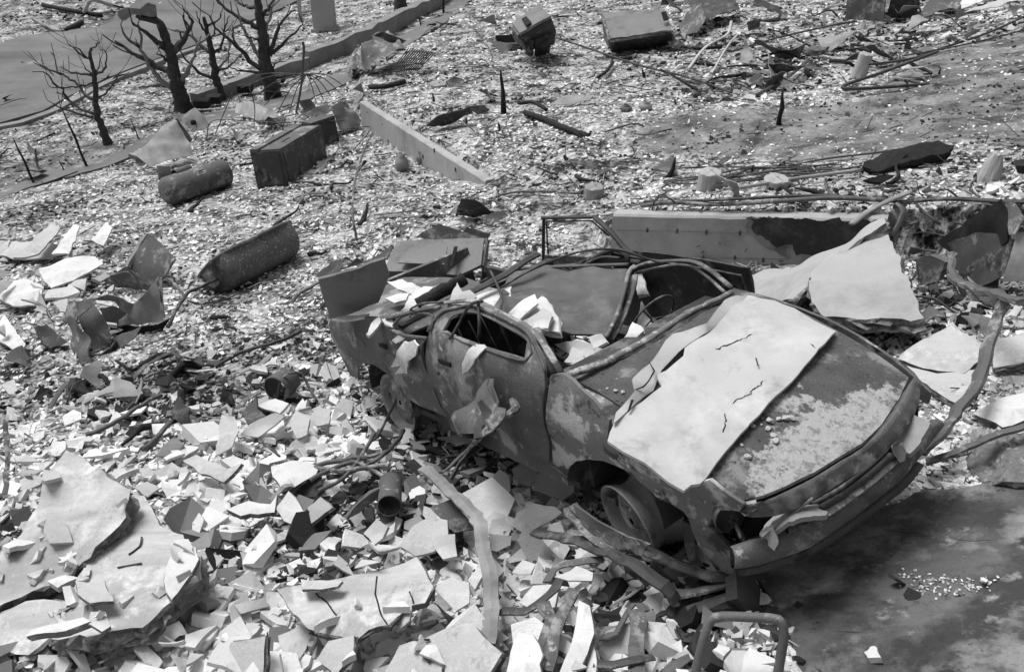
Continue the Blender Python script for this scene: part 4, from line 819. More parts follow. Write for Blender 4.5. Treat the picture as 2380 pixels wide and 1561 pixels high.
# kerb wall behind the trees with square gaps, continuing past the footpath
def kerbwall(px, h, th, label, name='kerb_wall', mat='kerb', lift=0.0):
    P = curve([G(a, c) for a, c in px], .4); V = []; F = []
    for i, p in enumerate(P):
        t = P[min(i+1, len(P)-1)]-P[max(i-1, 0)]; o = np.array([t[1], -t[0], 0]); o /= np.linalg.norm(o)+1e-9; zz = h*(1+.22*noise.noise(Vector((i*.9, 0, 3))))
        for s, z in ((1, -.2), (1, zz), (-1, zz), (-1, -.2)): V.append(p+o*th/2*s+np.array([0, 0, z]))
    for i in range(len(P)-1):
        for k in range(4): F.append((i*4+k, i*4+(k+1) % 4, (i+1)*4+(k+1) % 4, (i+1)*4+k))
    F += [(3, 2, 1, 0), tuple((len(P)-1)*4+k for k in range(4))]; o = new_obj(name, V, F, MAT[mat], None, False, P[0]); return tag(o, label, 'wall')
k1 = kerbwall([(455,248),(520,225),(600,195),(700,165),(712,160)], .30, .22, 'low kerb wall with dark drain gaps behind the burnt trees')
for (a, c) in ((470,240),(497,230),(570,205),(645,182)):
    p = G(a, c, .16); b = MB(np.array(k1.location)); b.box(p, np.eye(3), (.16,.13,.08)); o = b.build('drain_gap', MAT['soot'], k1)  # black boxes stand in for the shade inside the openings
kerbwall([(715,158),(800,128),(860,100),(930,62),(1000,28),(1050,-10)], .42, .25, 'taller kerb wall running up from the burnt trees to the top edge', mat='kerb')
kerbwall([(-80,300),(0,300),(110,270),(250,197),(390,140),(470,112)], .08, .18, 'thin edging strip along the near side of the road', 'road_edging')

# ------------------------------------------------------------------ concrete slabs by the right wall
s1 = slab('concrete_slab', [G(1878,668,.42), G(1885,622,.45), G(1925,595,.46), G(2045,528,.55), G(2062,540,.52), G(2148,738,.30), G(2120,748,.28), G(1960,738,.30), G(1920,735,.30), G(1885,700,.36)], .11, MAT['concrete'], edge=MAT['rough_edge'], rag=.014, bump=.012, seed=41, res=.08)
tag(s1, 'triangular grey concrete slab tilted over dark rubble beyond the hood', 'concrete slab')
s2 = slab('concrete_slab', [G(1665,632,.10), G(1750,638,.12), G(1850,620,.20), G(1950,572,.40), G(2052,505,.62), G(2060,518,.60), G(1985,570,.50), G(1905,615,.42), G(1890,640,.38), G(1868,672,.34), G(1845,698,.28), G(1790,715,.15), G(1720,690,.10), G(1680,660,.08)], .08, MAT['concrete'], edge=MAT['rough_edge'], rag=.006, bump=.01, seed=42, res=.07)
tag(s2, 'curved sweeping concrete slab rising from the hood to the wall end', 'concrete slab')
for i, (poly, lab) in enumerate((
  ([(2085,838,.10),(2130,795,.14),(2205,760,.16),(2240,775,.14),(2300,800,.10),(2290,830,.08),(2240,868,.08),(2180,862,.10)], 'pale broken paving slab with a peaked top right of the hood'),
  ([(2110,850,.09),(2180,868,.10),(2285,855,.08),(2265,900,.06),(2235,945,.05),(2180,915,.06),(2140,885,.08)], 'pale cracked paving slab right of the bumper under the bent beam'),
  ([(2300,790,.10),(2395,775,.12),(2500,800,.1),(2400,840,.08),(2310,855,.06)], 'pale paving slab behind the bent beam at the right edge'),
  ([(2262,960,.06),(2330,925,.08),(2420,900,.1),(2450,960,.06),(2330,990,.05)], 'small white flaking paving piece at the right edge'))):
    tag(slab('paving_slab', [G(*q) for q in poly], .05, MAT['plaster_mid' if i < 3 else 'plaster'], edge=MAT['rough_edge'], rag=.008, seed=43+i, bump=.008), lab, 'paving slab')
tag(slab('asphalt_lump', [G(2240,1060,.02), G(2290,1020,.12), G(2400,1000,.14), G(2500,1040,.12), G(2480,1120,.04), G(2330,1120,.06), G(2260,1110,.02)], .12, MAT['rough_edge'], edge=MAT['rough_edge'], rag=.02, bump=.03, seed=48), 'gritty dark lump of broken pavement at the right edge', 'pavement lump')

# ------------------------------------------------------------------ lower left slabs
def S(px, lab, th=.05, mat='slabtop', name='plaster_slab', cat='slab', **k):
    k.setdefault('rag', .010); k.setdefault('bump', .01); k.setdefault('res', .05)
    o = gslab(name, px, th*1.15, MAT[mat], edge=k.pop('edge', MAT['rough_edge']), **k); tag(o, lab, cat); return o
S([(150,1040,.62),(200,1068,.60),(302,1145,.50),(290,1200,.44),(215,1300,.30),(120,1350,.20),(-10,1420,.12),(-60,1380,.20),(60,1200,.42),(110,1110,.55)], 'steep pale slab peak with a thick broken edge in the lower left', .10, seed=51, bump=.03)
S([(305,1150,.34),(335,1150,.34),(370,1215,.32),(420,1240,.32),(470,1290,.30),(460,1340,.28),(400,1400,.26),(330,1455,.26),(200,1480,.24),(120,1478,.22),(110,1440,.22),(200,1330,.25),(240,1260,.30)], 'broad grey slab with bent nails and a thick crumbling edge, lower left', .11, mat='slabtop', seed=52, bump=.015)
S([(-60,1440,.10),(60,1400,.16),(160,1395,.20),(130,1470,.14),(70,1525,.08),(40,1525,.05),(-40,1500,.04)], 'smooth slab corner under the steep slab peak at the left edge', .07, seed=53)
S([(60,1478,.34),(70,1462,.36),(190,1430,.38),(210,1440,.38),(150,1462,.36)], 'long smooth white bar lying on the broad grey slab', .04, mat='plaster', seed=54, rag=.003, name='plaster_bar', cat='plaster bar')
S([(175,1345,.38),(240,1348,.37),(265,1398,.34),(210,1395,.36),(185,1375,.37)], 'square grey shard resting on the steep slab foot', .02, mat='plaster_mid', seed=55)
S([(210,1420,.37),(245,1420,.37),(252,1450,.35),(235,1460,.35),(210,1448,.36)], 'rounded dark grey shard beside the white bar', .02, mat='plaster_grey', seed=56)
S([(380,1350,.36),(400,1290,.38),(455,1268,.38),(462,1300,.36),(440,1340,.34),(400,1395,.32),(385,1375,.33)], 'pale curved plaster piece on the right rim of the broad grey slab', .03, mat='plaster', seed=57)
CRK = S([(640,1370,.34),(700,1355,.36),(800,1345,.38),(940,1305,.40),(970,1290,.40),(1008,1360,.34),(985,1395,.30),(960,1400,.32),(905,1455,.28),(812,1482,.26),(720,1462,.26),(670,1410,.30)], 'large grey and white cracked slab standing proud at the bottom centre', .035, seed=58, bump=.02)
S([(700,1345,.40),(770,1352,.40),(800,1350,.41),(788,1365,.41),(745,1372,.40),(705,1365,.40)], 'flat chip lying along the top rim of the cracked bottom slab', .015, mat='plaster_mid', seed=59)
for k, cr in enumerate(([(878,1325,.41),(872,1380,.38),(885,1425,.33),(905,1460,.29)], [(952,1375,.37),(965,1410,.34)], [(735,1380,.38),(760,1400,.36),(790,1440,.31)])):
    b = MB(); b.tube([onmesh(CRK, cr[i][0]+(cr[i+1][0]-cr[i][0])*t, cr[i][1]+(cr[i+1][1]-cr[i][1])*t+random.uniform(-2,2), .0)[0] for i in range(len(cr)-1) for t in (0,.25,.5,.75) if onmesh(CRK, cr[i][0]+(cr[i+1][0]-cr[i][0])*t, cr[i][1]+(cr[i+1][1]-cr[i][1])*t, .0)], .004, 5, True, None, .4); o = b.build('crack', MAT['soot']); o.parent = CRK; o.matrix_parent_inverse = Matrix.Translation(-CRK.location)
S([(890,1561,.20),(930,1500,.26),(985,1480,.28),(1050,1460,.30),(1095,1452,.30),(1120,1480,.28),(1165,1520,.22),(1140,1561,.18),(1080,1620,.12),(900,1620,.14)], 'big pale slab with bent nails at the bottom edge, centre', .05, mat='plaster_mid', seed=60)
S([(1205,1470,.22),(1240,1470,.24),(1262,1520,.20),(1260,1600,.14),(1180,1600,.14),(1180,1540,.18)], 'pale upright plaster strip at the bottom edge left of the fork of metal straps', .03, mat='plaster', seed=61)
S([(1345,1390,.34),(1372,1400,.33),(1385,1470,.26),(1355,1540,.20),(1320,1590,.14),(1290,1585,.14),(1325,1500,.24),(1338,1440,.30)], 'long tall white plaster strip standing among rusty straps at the bottom', .03, mat='plaster', seed=62)
S([(1365,1560,.14),(1380,1500,.20),(1385,1510,.20),(1385,1590,.12)], 'thin white splinter right of the long tall plaster strip', .03, mat='plaster', seed=63)
S([(735,1530,.2),(760,1485,.26),(820,1480,.28),(818,1530,.22),(780,1570,.16)], 'grey shard below the cracked bottom slab', .03, mat='plaster_mid', seed=64)
S([(520,1561,.14),(540,1495,.26),(590,1480,.30),(620,1475,.32),(615,1540,.22),(610,1640,.05),(520,1640,.05)], 'grey pointed slab standing at the bottom edge left of centre', .04, mat='plaster_mid', seed=65)
S([(425,1070,.18),(455,1055,.24),(530,1090,.26),(560,1075,.26),(540,1105,.22),(520,1120,.18),(470,1100,.18)], 'large curved pale shard in the heap right of the slab peak', .025, mat='plaster_mid', seed=66)
S([(630,1085,.20),(680,1070,.26),(740,1082,.22),(735,1100,.18),(690,1130,.16),(655,1145,.14),(640,1120,.16)], 'bright split plaster sheet left of the rod bundle', .025, mat='plaster', seed=67)
S([(535,1185,.2),(580,1165,.24),(625,1170,.24),(640,1150,.22),(640,1190,.18),(560,1200,.16)], 'long pale plaster shard right of the slab peak', .03, mat='plaster', seed=68)
S([(640,1180,.2),(670,1145,.26),(700,1170,.22),(705,1190,.2),(680,1215,.14),(660,1210,.14)], 'white angular plaster plate beside the long pale shard', .025, mat='plaster', seed=69)
S([(715,1180,.18),(745,1155,.24),(775,1180,.22),(725,1215,.14)], 'small dark square tile left of the rusty can', .025, mat='concrete', seed=70)
S([(800,1200,.2),(830,1160,.26),(860,1140,.28),(893,1130,.26),(890,1145,.22),(850,1170,.2),(805,1198,.16)], 'curved grey shard left of the rusty can', .02, mat='plaster_grey', seed=71)
# shards right of the rusty can and beside the front wheel
for i, (px, lab, m_) in enumerate((
 ([(1190,1090,.14),(1212,1075,.18),(1250,1078,.16),(1250,1110,.1),(1232,1130,.08),(1205,1122,.1)], 'pale tile shard left of its larger neighbour by the front wheel arch', 'plaster_mid'),
 ([(1240,1108,.16),(1255,1090,.2),(1330,1115,.14),(1330,1140,.1),(1305,1160,.08),(1240,1140,.1)], 'large pale five-sided shard just below the front wheel arch', 'plaster_mid'),
 ([(1090,1155,.12),(1130,1130,.18),(1160,1090,.24),(1185,1105,.2),(1180,1150,.12),(1130,1160,.1)], 'triangular grey shard below the door with a white rim', 'plaster_grey'),
 ([(1190,1220,.14),(1200,1190,.2),(1240,1170,.24),(1290,1175,.22),(1310,1190,.18),(1290,1205,.14),(1225,1245,.1)], 'broad curved pale shard left of the front wheel', 'plaster_mid'),
 ([(1135,1240,.12),(1145,1205,.18),(1170,1200,.18),(1190,1225,.12),(1180,1240,.1)], 'small domed grey shard left of the broad curved one', 'plaster_grey'),
 ([(1125,1270,.12),(1140,1245,.18),(1190,1245,.16),(1185,1265,.12),(1155,1280,.1)], 'grey bent shard right of the bent metal strip', 'plaster_grey'),
 ([(930,1270,.2),(960,1225,.28),(1000,1200,.3),(1040,1210,.28),(1045,1245,.24),(1010,1280,.2),(965,1290,.18)], 'cracked grey plaster sheet left of the bent metal strip', 'plaster_mid'),
 ([(1000,1240,.3),(1055,1240,.28),(1062,1290,.22),(1030,1298,.2),(1012,1275,.24)], 'square grey shard lying on the cracked sheet', 'plaster_grey'),
 ([(850,1240,.22),(880,1210,.28),(905,1225,.26),(890,1250,.22),(870,1268,.18)], 'dark bent shard below the rusty can', 'plaster_grey'),
 ([(1010,1370,.28),(1050,1340,.32),(1088,1350,.3),(1090,1400,.22),(1060,1420,.2),(1040,1400,.24)], 'bright white square piece left of the foot of the bent strip', 'plaster'),
 ([(1085,1345,.2),(1110,1320,.26),(1130,1330,.24),(1105,1370,.18)], 'white splinter beside the foot of the bent strip', 'plaster'),
 ([(895,1380,.34),(960,1372,.34),(950,1440,.26),(930,1455,.25)], 'pale facet under the cracked bottom slab', 'plaster_mid'),
 ([(1190,1330,.16),(1215,1300,.22),(1245,1310,.2),(1235,1335,.16)], 'small tilted white tile above the long tall plaster strip', 'plaster'),
 ([(1240,1350,.16),(1250,1305,.22),(1265,1310,.2),(1262,1350,.14)], 'narrow white tile beside the small tilted tile', 'plaster'),
 ([(1205,1400,.14),(1240,1360,.2),(1300,1362,.2),(1290,1410,.14),(1240,1420,.12)], 'white crumbling plaster block right of the bent strip foot', 'plaster'),
 ([(1290,1340,.2),(1340,1315,.24),(1380,1330,.2),(1378,1350,.18),(1320,1350,.18)], 'white board piece with a dark side by the straps', 'plaster'),
 ([(500,1060,.1),(515,965,.3),(545,970,.28),(555,1000,.2),(540,1040,.12)], 'white pointed plaster stump standing left of the can ring', 'plaster'),
 ([(560,1010,.12),(580,985,.2),(640,960,.24),(662,965,.22),(640,990,.16),(600,1015,.12)], 'dark curled board leaning on the white pointed stump', 'plaster_grey'),
 ([(600,945,.16),(640,925,.2),(672,938,.18),(650,960,.14)], 'pale pillow-shaped plate behind the dark curled board', 'plaster'),
 ([(670,985,.16),(690,955,.2),(720,975,.18),(715,1010,.12),(690,1020,.1)], 'pale domed shard right of the dark curled board', 'plaster_mid'),
 ([(720,965,.16),(740,945,.2),(770,955,.18),(765,985,.12),(735,990,.12)], 'rough square shard near the rear wheel', 'plaster_mid'),
 ([(560,960,.14),(595,920,.22),(598,950,.18),(620,968,.14),(575,985,.1)], 'dark rusty plate behind the pillow-shaped plate', 'metal_dark'),
 ([(-20,560,.2),(60,560,.22),(140,570,.2),(120,600,.14),(40,600,.12),(-20,590,.12)], 'smooth pale sheet at the left edge above the folded sheet heap', 'plaster_mid'),
 ([(90,625,.26),(150,600,.3),(220,595,.26),(240,610,.2),(170,650,.18),(120,670,.14),(100,650,.18)], 'wavy white plaster sheet on the left heap', 'plaster'),
 ([(-10,690,.18),(20,650,.24),(70,650,.22),(100,675,.18),(90,705,.1),(30,712,.1)], 'folded white plaster sheet at the left edge', 'plaster'),
 ([(30,600,.3),(120,520,.42),(140,530,.4),(90,590,.28)], 'first pale sheet ridge on the upper left heap', 'plaster_mid'),
 ([(120,590,.26),(170,520,.4),(185,525,.38),(160,590,.24)], 'second pale sheet ridge on the upper left heap', 'plaster'),
 ([(210,560,.24),(245,515,.36),(262,530,.3),(240,570,.22)], 'third pale sheet ridge on the upper left heap, nearest the cube', 'plaster'),
 ([(-20,780,.1),(10,730,.16),(30,760,.12),(60,800,.1),(45,820,.06)], 'thin white slat in the debris at the left edge', 'plaster'))):
    o = gslab('plaster_shard', px, .022, MAT[m_], rag=.006, res=.06, bump=.014, step=.04, seed=100+i); tag(o, lab, 'shard')
tag(gslab('plaster_lump', [(2003,1500,.02),(2010,1490,.05),(2030,1492,.05),(2040,1515,.05),(2052,1535,.04),(2020,1535,.04),(2005,1515,.04)], .03, MAT['plaster'], rag=.006, res=.04, bump=.02, step=.03, seed=140), 'lone white lump on the dark driveway', 'plaster lump')

# bent nails
BIG = [o for o in COL.objects if o.name.startswith('plaster_slab')]
_G = G
def G(px, py, h=0.0):
    q = onmesh(BIG, px, py, .008) if NAIL else None
    return q[0] if q else _G(px, py, h)
NAIL = True
for i, (px, lab) in enumerate((([(990,1510,.30),(985,1525,.29),(1000,1540,.29)], 'left bent nail on the bottom pale slab'), ([(1012,1508,.31),(1008,1528,.29),(998,1536,.29)], 'second bent nail beside the left one on the bottom slab'), ([(1018,1540,.28),(1030,1542,.28),(1030,1561,.26)], 'hooked nail at the bottom edge of the pale slab'), ([(330,1250,.40),(325,1272,.37),(300,1290,.36)], 'long bent nail on the broad grey slab'), ([(275,1320,.34),(330,1310,.36)], 'straight rusty nail on the broad grey slab'), ([(965,1486,.30),(1000,1487,.30)], 'short dark nail at the top of the bottom pale slab'))):
    rod('nail', px, .006, MAT['metal_dark'], 5, 'nail', lab, step=.03)

NAIL = False
# ------------------------------------------------------------------ boxes and appliances
def frame3(a, r, l, up=None):
    n = tnormal(a) if up is None else np.array(up, float); n = n/np.linalg.norm(n); x = r-a; x = x-n*(x@n); lx = np.linalg.norm(x); x /= lx; y = np.cross(n, x); ly = (l-a)@y
    if ly < 0: y = -y; ly = -ly
    return x, y, n, lx, ly
def height_for(a, n, T):
    lo, hi = .02, 3.
    for _ in range(30):
        m = (lo+hi)/2; q = project(a+n*m)
        if q[1][0] > T: lo = m
        else: hi = m
    return (lo+hi)/2
def appliance(name, A, R, L, T, label, cat, mat='metal', up=None, h=0, par_parts=(), ly=None, lip=.012, open_top=False, dent_=.012):
    a, r, l = G(*A, h), G(*R, h), G(*L, h); x, y, n, lx, l2 = frame3(a, r, l, up)
    tt = np.linspace(.15, 2.2, 200); qx, qy, _ = project(a+y*tt[:, None]); l2 = ly or float(tt[np.argmin((qx-L[0])**2+(qy-L[1])**2)])
    H = height_for(a, n, T); R3 = Matrix([[x[i], y[i], n[i], a[i]] for i in range(3)]+[[0, 0, 0, 1]])
    root = empty(name, mat=R3); tag(root, label, cat)
    def shell(sx, sy, sz, ox=0, oy=0, oz=0, seed=0, d=dent_):
        V = []; F = []; k = 5
        def face(o, u, v, nu=k, nv=k):
            s = len(V)
            for i in range(nu+1):
                for j in range(nv+1):
                    p = np.array(o, float)+np.array(u)*i/nu+np.array(v)*j/nv; c = np.array([sx/2+ox, sy/2+oy, sz/2+oz]); w = d*noise.noise(Vector(p*3.)+Vector((seed, 0, 0))); q = p-c; V.append(p+q/np.linalg.norm(q)*w)
            for i in range(nu):
                for j in range(nv):
                    a_ = s+i*(nv+1)+j; F.append((a_, a_+nv+1, a_+nv+2, a_+1))
        O = np.array([ox, oy, oz], float); X, Y, Z = np.array([sx, 0, 0]), np.array([0, sy, 0]), np.array([0, 0, sz])
        face(O, X, Z); face(O, Z, Y); face(O+Y, Z, X); face(O+X, Y, Z); face(O, Y, X)
        if not open_top: face(O+Z, X, Y)
        return V, F
    V, F = shell(lx, l2, H); o = new_obj('cabinet', V, F, MAT[mat], root)
    def panel(pn, face_, u0, u1, v0, v1, th=.012, m_=None, out_=.002, parent=None):
        b = MB()
        if face_ == 'front': b.box(((u0+u1)/2*lx, -th/2-out_, (v0+v1)/2*H), np.eye(3), ((u1-u0)/2*lx, th/2, (v1-v0)/2*H))
        if face_ == 'side': b.box((-th/2-out_, (u0+u1)/2*l2, (v0+v1)/2*H), np.eye(3), (th/2, (u1-u0)/2*l2, (v1-v0)/2*H))
        if face_ == 'top': b.box(((u0+u1)/2*lx, (v0+v1)/2*l2, H+th/2+out_), np.eye(3), ((u1-u0)/2*lx, (v1-v0)/2*l2, th/2))
        return b.build(pn, MAT[m_ or mat], parent or root)
    return root, panel, (lx, l2, H)
r, pn, d = appliance('washing_machine', (668,434), (760,364), (598,419), 350, 'dark burnt washing machine with a sloping lid left of the retaining wall', 'washing machine', 'metal_dark')
pn('lid', 'top', .02, .98, .02, .98, .02, 'metal'); pn('control_panel', 'top', .0, 1.0, .72, 1.0, .05, 'metal'); pn('front_panel', 'front', .06, .94, .06, .9, .01, 'metal_dark'); pn('side_panel', 'side', .06, .94, .08, .92, .01, 'metal_dark'); pn('label_plate', 'top', .3, .5, .35, .42, .024, 'soot')  # lid paler than the sides: overhead light put into the metal tones
r, pn, d = appliance('water_heater_casing', (735,350), (790,330), (715,330), 290, 'small dark crate behind the washing machine', 'crate', 'metal_dark')
pn('lid', 'top', .02, .98, .02, .98, .02, 'metal')
def kid(root, nm, px, th, mat, fk=.75, **k):
    o = slab(nm, flatten([G(*q) for q in px], fk), th, MAT[mat], loc=False, parent=root, **k)
    for v in o.data.vertices: v.co -= Vector(root.location)
    return o
ov = empty('oven', G(1245,110,0)); tag(ov, 'burnt oven tipped up with a square window facing the sky', 'oven')
kid(ov, 'oven_door', [(1190,55,.75),(1250,10,1.0),(1279,37,.95),(1208,77,.65)], .05, 'metal_mid', rag=.002, bump=.004, seed=801)
kid(ov, 'window', [(1212,44,.83),(1223,38,.86),(1235,52,.84),(1222,60,.80)], .02, 'soot', rag=.001, bump=.001, seed=802)
kid(ov, 'side_panel', [(1208,79,.63),(1279,39,.92),(1290,67,.6),(1285,100,.25),(1230,112,.25)], .05, 'metal_dark', rag=.004, bump=.01, seed=803)
kid(ov, 'base_panel', [(1190,57,.73),(1208,79,.62),(1228,112,.25),(1200,90,.4)], .05, 'metal', rag=.004, bump=.01, seed=804)
ob = empty('dark_box', G(1255,130,0)); tag(ob, 'dark box leaning under the tipped oven', 'box')
kid(ob, 'lid', [(1215,80,.55),(1260,62,.62),(1282,75,.55),(1240,88,.5)], .02, 'metal', rag=.002, bump=.004, seed=805)
kid(ob, 'front_panel', [(1213,84,.52),(1243,92,.48),(1240,132,.0),(1218,112,.1)], .03, 'metal_dark', rag=.004, bump=.01, seed=806)
kid(ob, 'side_panel', [(1243,92,.48),(1284,78,.53),(1275,124,.02),(1242,132,.0)], .03, 'metal_dark', rag=.004, bump=.01, seed=807)
fr = empty('refrigerator', G(1480,112,0)); tag(fr, 'long burnt refrigerator lying on its back at the top of the photo', 'refrigerator')
kid(fr, 'door', [(1402,30,.62),(1470,24,.70),(1545,22,.72),(1556,50,.52),(1560,70,.40),(1490,80,.38),(1418,90,.34)], .04, 'metal_mid', rag=.003, bump=.01, seed=811)
kid(fr, 'cabinet', [(1418,93,.32),(1490,83,.36),(1560,73,.38),(1562,98,.08),(1500,114,.0),(1421,118,.0)], .05, 'metal_dark', rag=.004, bump=.01, seed=812)
kid(fr, 'end_panel', [(1396,32,.60),(1402,31,.61),(1417,92,.33),(1420,116,.0),(1408,90,.1)], .03, 'metal', rag=.003, bump=.006, seed=813)
kid(fr, 'hinge_bracket', [(1538,28,.74),(1548,26,.74),(1554,45,.60),(1544,47,.60)], .03, 'soot', rag=.002, bump=.003, seed=814)
r, pn, d = appliance('steel_bin', (1160,124), (1215,120), (1155,100), 105, 'small open dark bin left of the tipped oven', 'bin', 'metal_dark', open_top=True)
pn('rim', 'front', 0, 1, .9, 1.0, .02, 'metal')
cu = empty('metal_box', G(350,660,0)); tag(cu, 'dark rusty box half buried on one corner left of the bathtub', 'metal box')
kid(cu, 'lid', [(344,543,.55),(375,570,.46),(406,602,.34),(384,640,.12),(353,665,.02),(322,640,.14),(297,615,.28)], .03, 'metal', rag=.003, bump=.012, seed=821)
kid(cu, 'side_panel', [(341,543,.55),(332,545,.50),(290,612,.22),(296,617,.26)], .04, 'metal_bright', rag=.003, bump=.006, seed=822)
kid(cu, 'base_panel', [(256,643,.10),(291,620,.24),(322,645,.14),(346,671,.02),(328,676,.0),(259,661,.0)], .04, 'metal_dark', rag=.004, bump=.02, seed=823)
cab = empty('metal_cabinet', G(1000,640,.1)); tag(cab, 'metal cabinet with a raised door panel lying just behind the car', 'cabinet'); CL = np.array(cab.location)
def childslab(nm, px, th, mat, par, **k):
    o = slab(nm, [G(*q) for q in px], th, MAT[mat], loc=False, parent=par, **k)
    for v in o.data.vertices: v.co -= Vector(par.location)
    return o
childslab('lid', [(890,628,.84),(925,560,1.0),(1125,552,.96),(1118,615,.82),(1066,640,.78)], .03, 'metal_mid', cab, rag=.001, bump=.004, seed=71)
childslab('door_panel', [(925,610,.905),(945,575,.985),(1040,573,.965),(1032,615,.885)], .012, 'metal_mid', cab, rag=.001, bump=.001, seed=72)
childslab('side_panel', [(890,631,.82),(1064,642,.76),(1070,665,.62),(985,668,.60),(892,648,.68)], .02, 'metal_dark', cab, rag=.001, bump=.004, seed=73)  # front darker than the lid: its shade is put into the metal
childslab('end_panel', [(1126,553,.95),(1133,560,.92),(1130,640,.58),(1120,640,.62),(1117,616,.81)], .02, 'metal', cab, rag=.001, bump=.004, seed=74)
childslab('hinge_rail', [(1055,573,.985),(1063,572,.985),(1052,620,.87),(1044,620,.87)], .012, 'soot', cab, rag=.001, bump=.001, seed=75)
def plate(px, lab, mat='metal', th=.01, name='metal_sheet', cat='metal sheet', **k):
    k.setdefault('rag', .004); k.setdefault('bump', .02); k.setdefault('res', .07); return tag(gslab(name, px, th, MAT[mat], **k), lab, cat)
plate([(965,552,.7),(1020,520,.85),(1115,552,.75),(1040,560,.72)], 'dark pointed metal flap standing up behind the cabinet', 'metal_dark')
plate([(1070,545,.35),(1085,530,.45),(1140,540,.3),(1130,555,.25)], 'small metal wedge behind the right end of the cabinet')
plate([(790,625,.6),(830,600,.75),(915,575,.75),(900,600,.7),(850,615,.68)], 'bent dark strips lying across the raised trunk lid', 'metal_dark')
plate([(750,650,.3),(800,625,.55),(790,600,.5),(730,640,.2)], 'thin dark sheet behind the raised trunk lid', 'metal_dark')
# bathtub ------------------------------------------------------------------
def bathtub():
    A, B_ = G(522,682,.02), G(696,592,.02); up = np.array([.16,.90,.40]); ax = B_-A; L = np.linalg.norm(ax); x = ax/L; up = up-x*(up@x); up /= np.linalg.norm(up); y = np.cross(up, x); root = empty('bathtub', A); tag(root, 'old cast iron bathtub with flecked enamel lying tipped in the ash', 'bathtub')
    nu, nv = 26, 14; V = []; F = []; W, D = .31, .34
    for s in (0, 1):
        for i in range(nu+1):
            u = i/nu; e = 1-max(0, (abs(u-.5)-.42)/.08)**2*.35; xx = L*u
            for j in range(nv+1):
                a = math.pi*j/nv; k = (1-.04*s); ww = W*k*e*(abs(math.cos(a))**.7)*np.sign(math.cos(a)); dd = D*k*(math.sin(a)**.7)*e
                V.append(x*xx+y*ww-up*(dd-D)+up*0)
    m = nv+1
    for i in range(nu):
        for j in range(nv):
            a = i*m+j; F.append((a, a+1, a+m+1, a+m)); b_ = a+(nu+1)*m; F.append((b_, b_+m, b_+m+1, b_+1))
    for e_ in (0, nu):
        F.append(tuple(e_*m+j for j in (range(m) if e_ == 0 else range(m-1, -1, -1))))
    o = new_obj('tub', V, F, M_('tub_iron', .10, .3, 3, 60, .6, .3, 20, patch=[(.06, 2.5, .58), (.30, 34, .60)], psoft=.02), root, True)
    b = MB(); P = []
    for t in np.linspace(0, 2*math.pi, 49):
        cx, cy = math.cos(t), math.sin(t); P.append(x*(L/2+L*.53*np.sign(cx)*abs(cx)**.45)+y*(W*1.05*np.sign(cy)*abs(cy)**.55)+up*D)
    b.tube(P, .022, 6); b.build('rim', MAT['metal'], root, True)
    b = MB(); b.lathe(x*L*.82+up*0.0, -up, [(-.01,.03),(.03,.03),(.03,.001)], 12); b.build('drain', MAT['metal_dark'], root, True)
bathtub()
# tank, jars, cans ----------------------------------------------------------
def cyl(name, A, B_, r, label, cat, mat='metal', n=20, ends='dome', h=None, jit=.01, lipr=None):
    a, b_ = G(*A), G(*B_); ax = b_-a; L = np.linalg.norm(ax); root_loc = a; bb = MB(a)
    if ends == 'dome': pr = [(-.10,.001),(-.09,r*.5),(-.04,r*.86),(0,r),(L*.3,r*1.005),(L*.6,r),(L*.62,r*1.03),(L*.64,r),(L,r),(L+.04,r*.86),(L+.09,r*.5),(L+.10,.001)]
    elif ends == 'open': pr = [(0,r*.93),(0,r),(.02,r*1.05),(.05,r),(L*.5,r*.99),(L,r),(L,r*.93),(L-.03,r*.92),(.03,r*.92)]
    else: pr = [(0,.001),(0,r),(L*.5,r*1.02),(L,r),(L,.001)]
    bb.lathe(a, ax, pr, n); o = bb.build(name, MAT[mat], None, True); o.location = a; return tag(o, label, cat)
cyl('water_tank', (390,445,.20), (520,402,.20), .225, 'long rusty water heater tank lying in the ash left of the washing machine', 'water tank')
cyl('flue_elbow', (405,405,.42), (440,392,.42), .07, 'short dark pipe stub on top of the water tank', 'pipe stub', ends='open')
rod('pipe_ring', [(460,400,.42),(475,393,.44),(478,402,.43),(462,408,.42),(460,400,.42)], .012, MAT['metal'], 6, 'ring', 'small iron ring on the water tank')
cyl('rusty_can', (905,1175,.22), (908,1120,.22), .075, 'rusty open can lying among shards below the car door', 'can', 'metal', ends='open')
cyl('can', (640,905,.16), (672,880,.16), .115, 'dark rusty can lying left of the rear wheel', 'can', 'metal', ends='open')
rod('metal_hoop', [(645,925,.06),(650,890,.2),(670,868,.28),(700,868,.24),(718,900,.12),(738,935,.02)], .012, MAT['metal'], 6, 'hoop', 'dark iron hoop arching over the rusty can by the rear wheel')
rod('metal_hoop', [(655,925,.04),(665,895,.14),(690,880,.16),(705,885,.12)], .010, MAT['metal'], 6, 'hoop', 'smaller inner iron hoop beside the rusty can')
rod('white_hoop', [(690,905,.1),(710,890,.12),(735,893,.1),(745,900,.06)], .012, MAT['plaster'], 6, 'hoop', 'small white curved scrap beside the iron hoop')
def jar(px, r, h, lab, tilt=(0,0,1), mat='melt'):
    a = G(*px, 0); b = MB(a); b.lathe(a, tilt, [(0,.001),(0,r*.6),(h*.2,r*.95),(h*.45,r),(h*.7,r*.8),(h*.82,r*.45),(h,r*.5),(h,r*.4),(h*.8,r*.35)], 16); o = b.build('clay_jar', MAT[mat], None, True); o.location = a; tag(o, lab, 'jar', None)
jar((935,398), .11, .30, 'taller clay jar left of its twin under the retaining wall', mat='tin'); jar((985,378), .11, .24, 'rounder clay jar against the retaining wall', (-.2,-.1,1), mat='tin')
jar((1500,255), .10, .13, 'small pale bowl on the ash right of the charred pole')
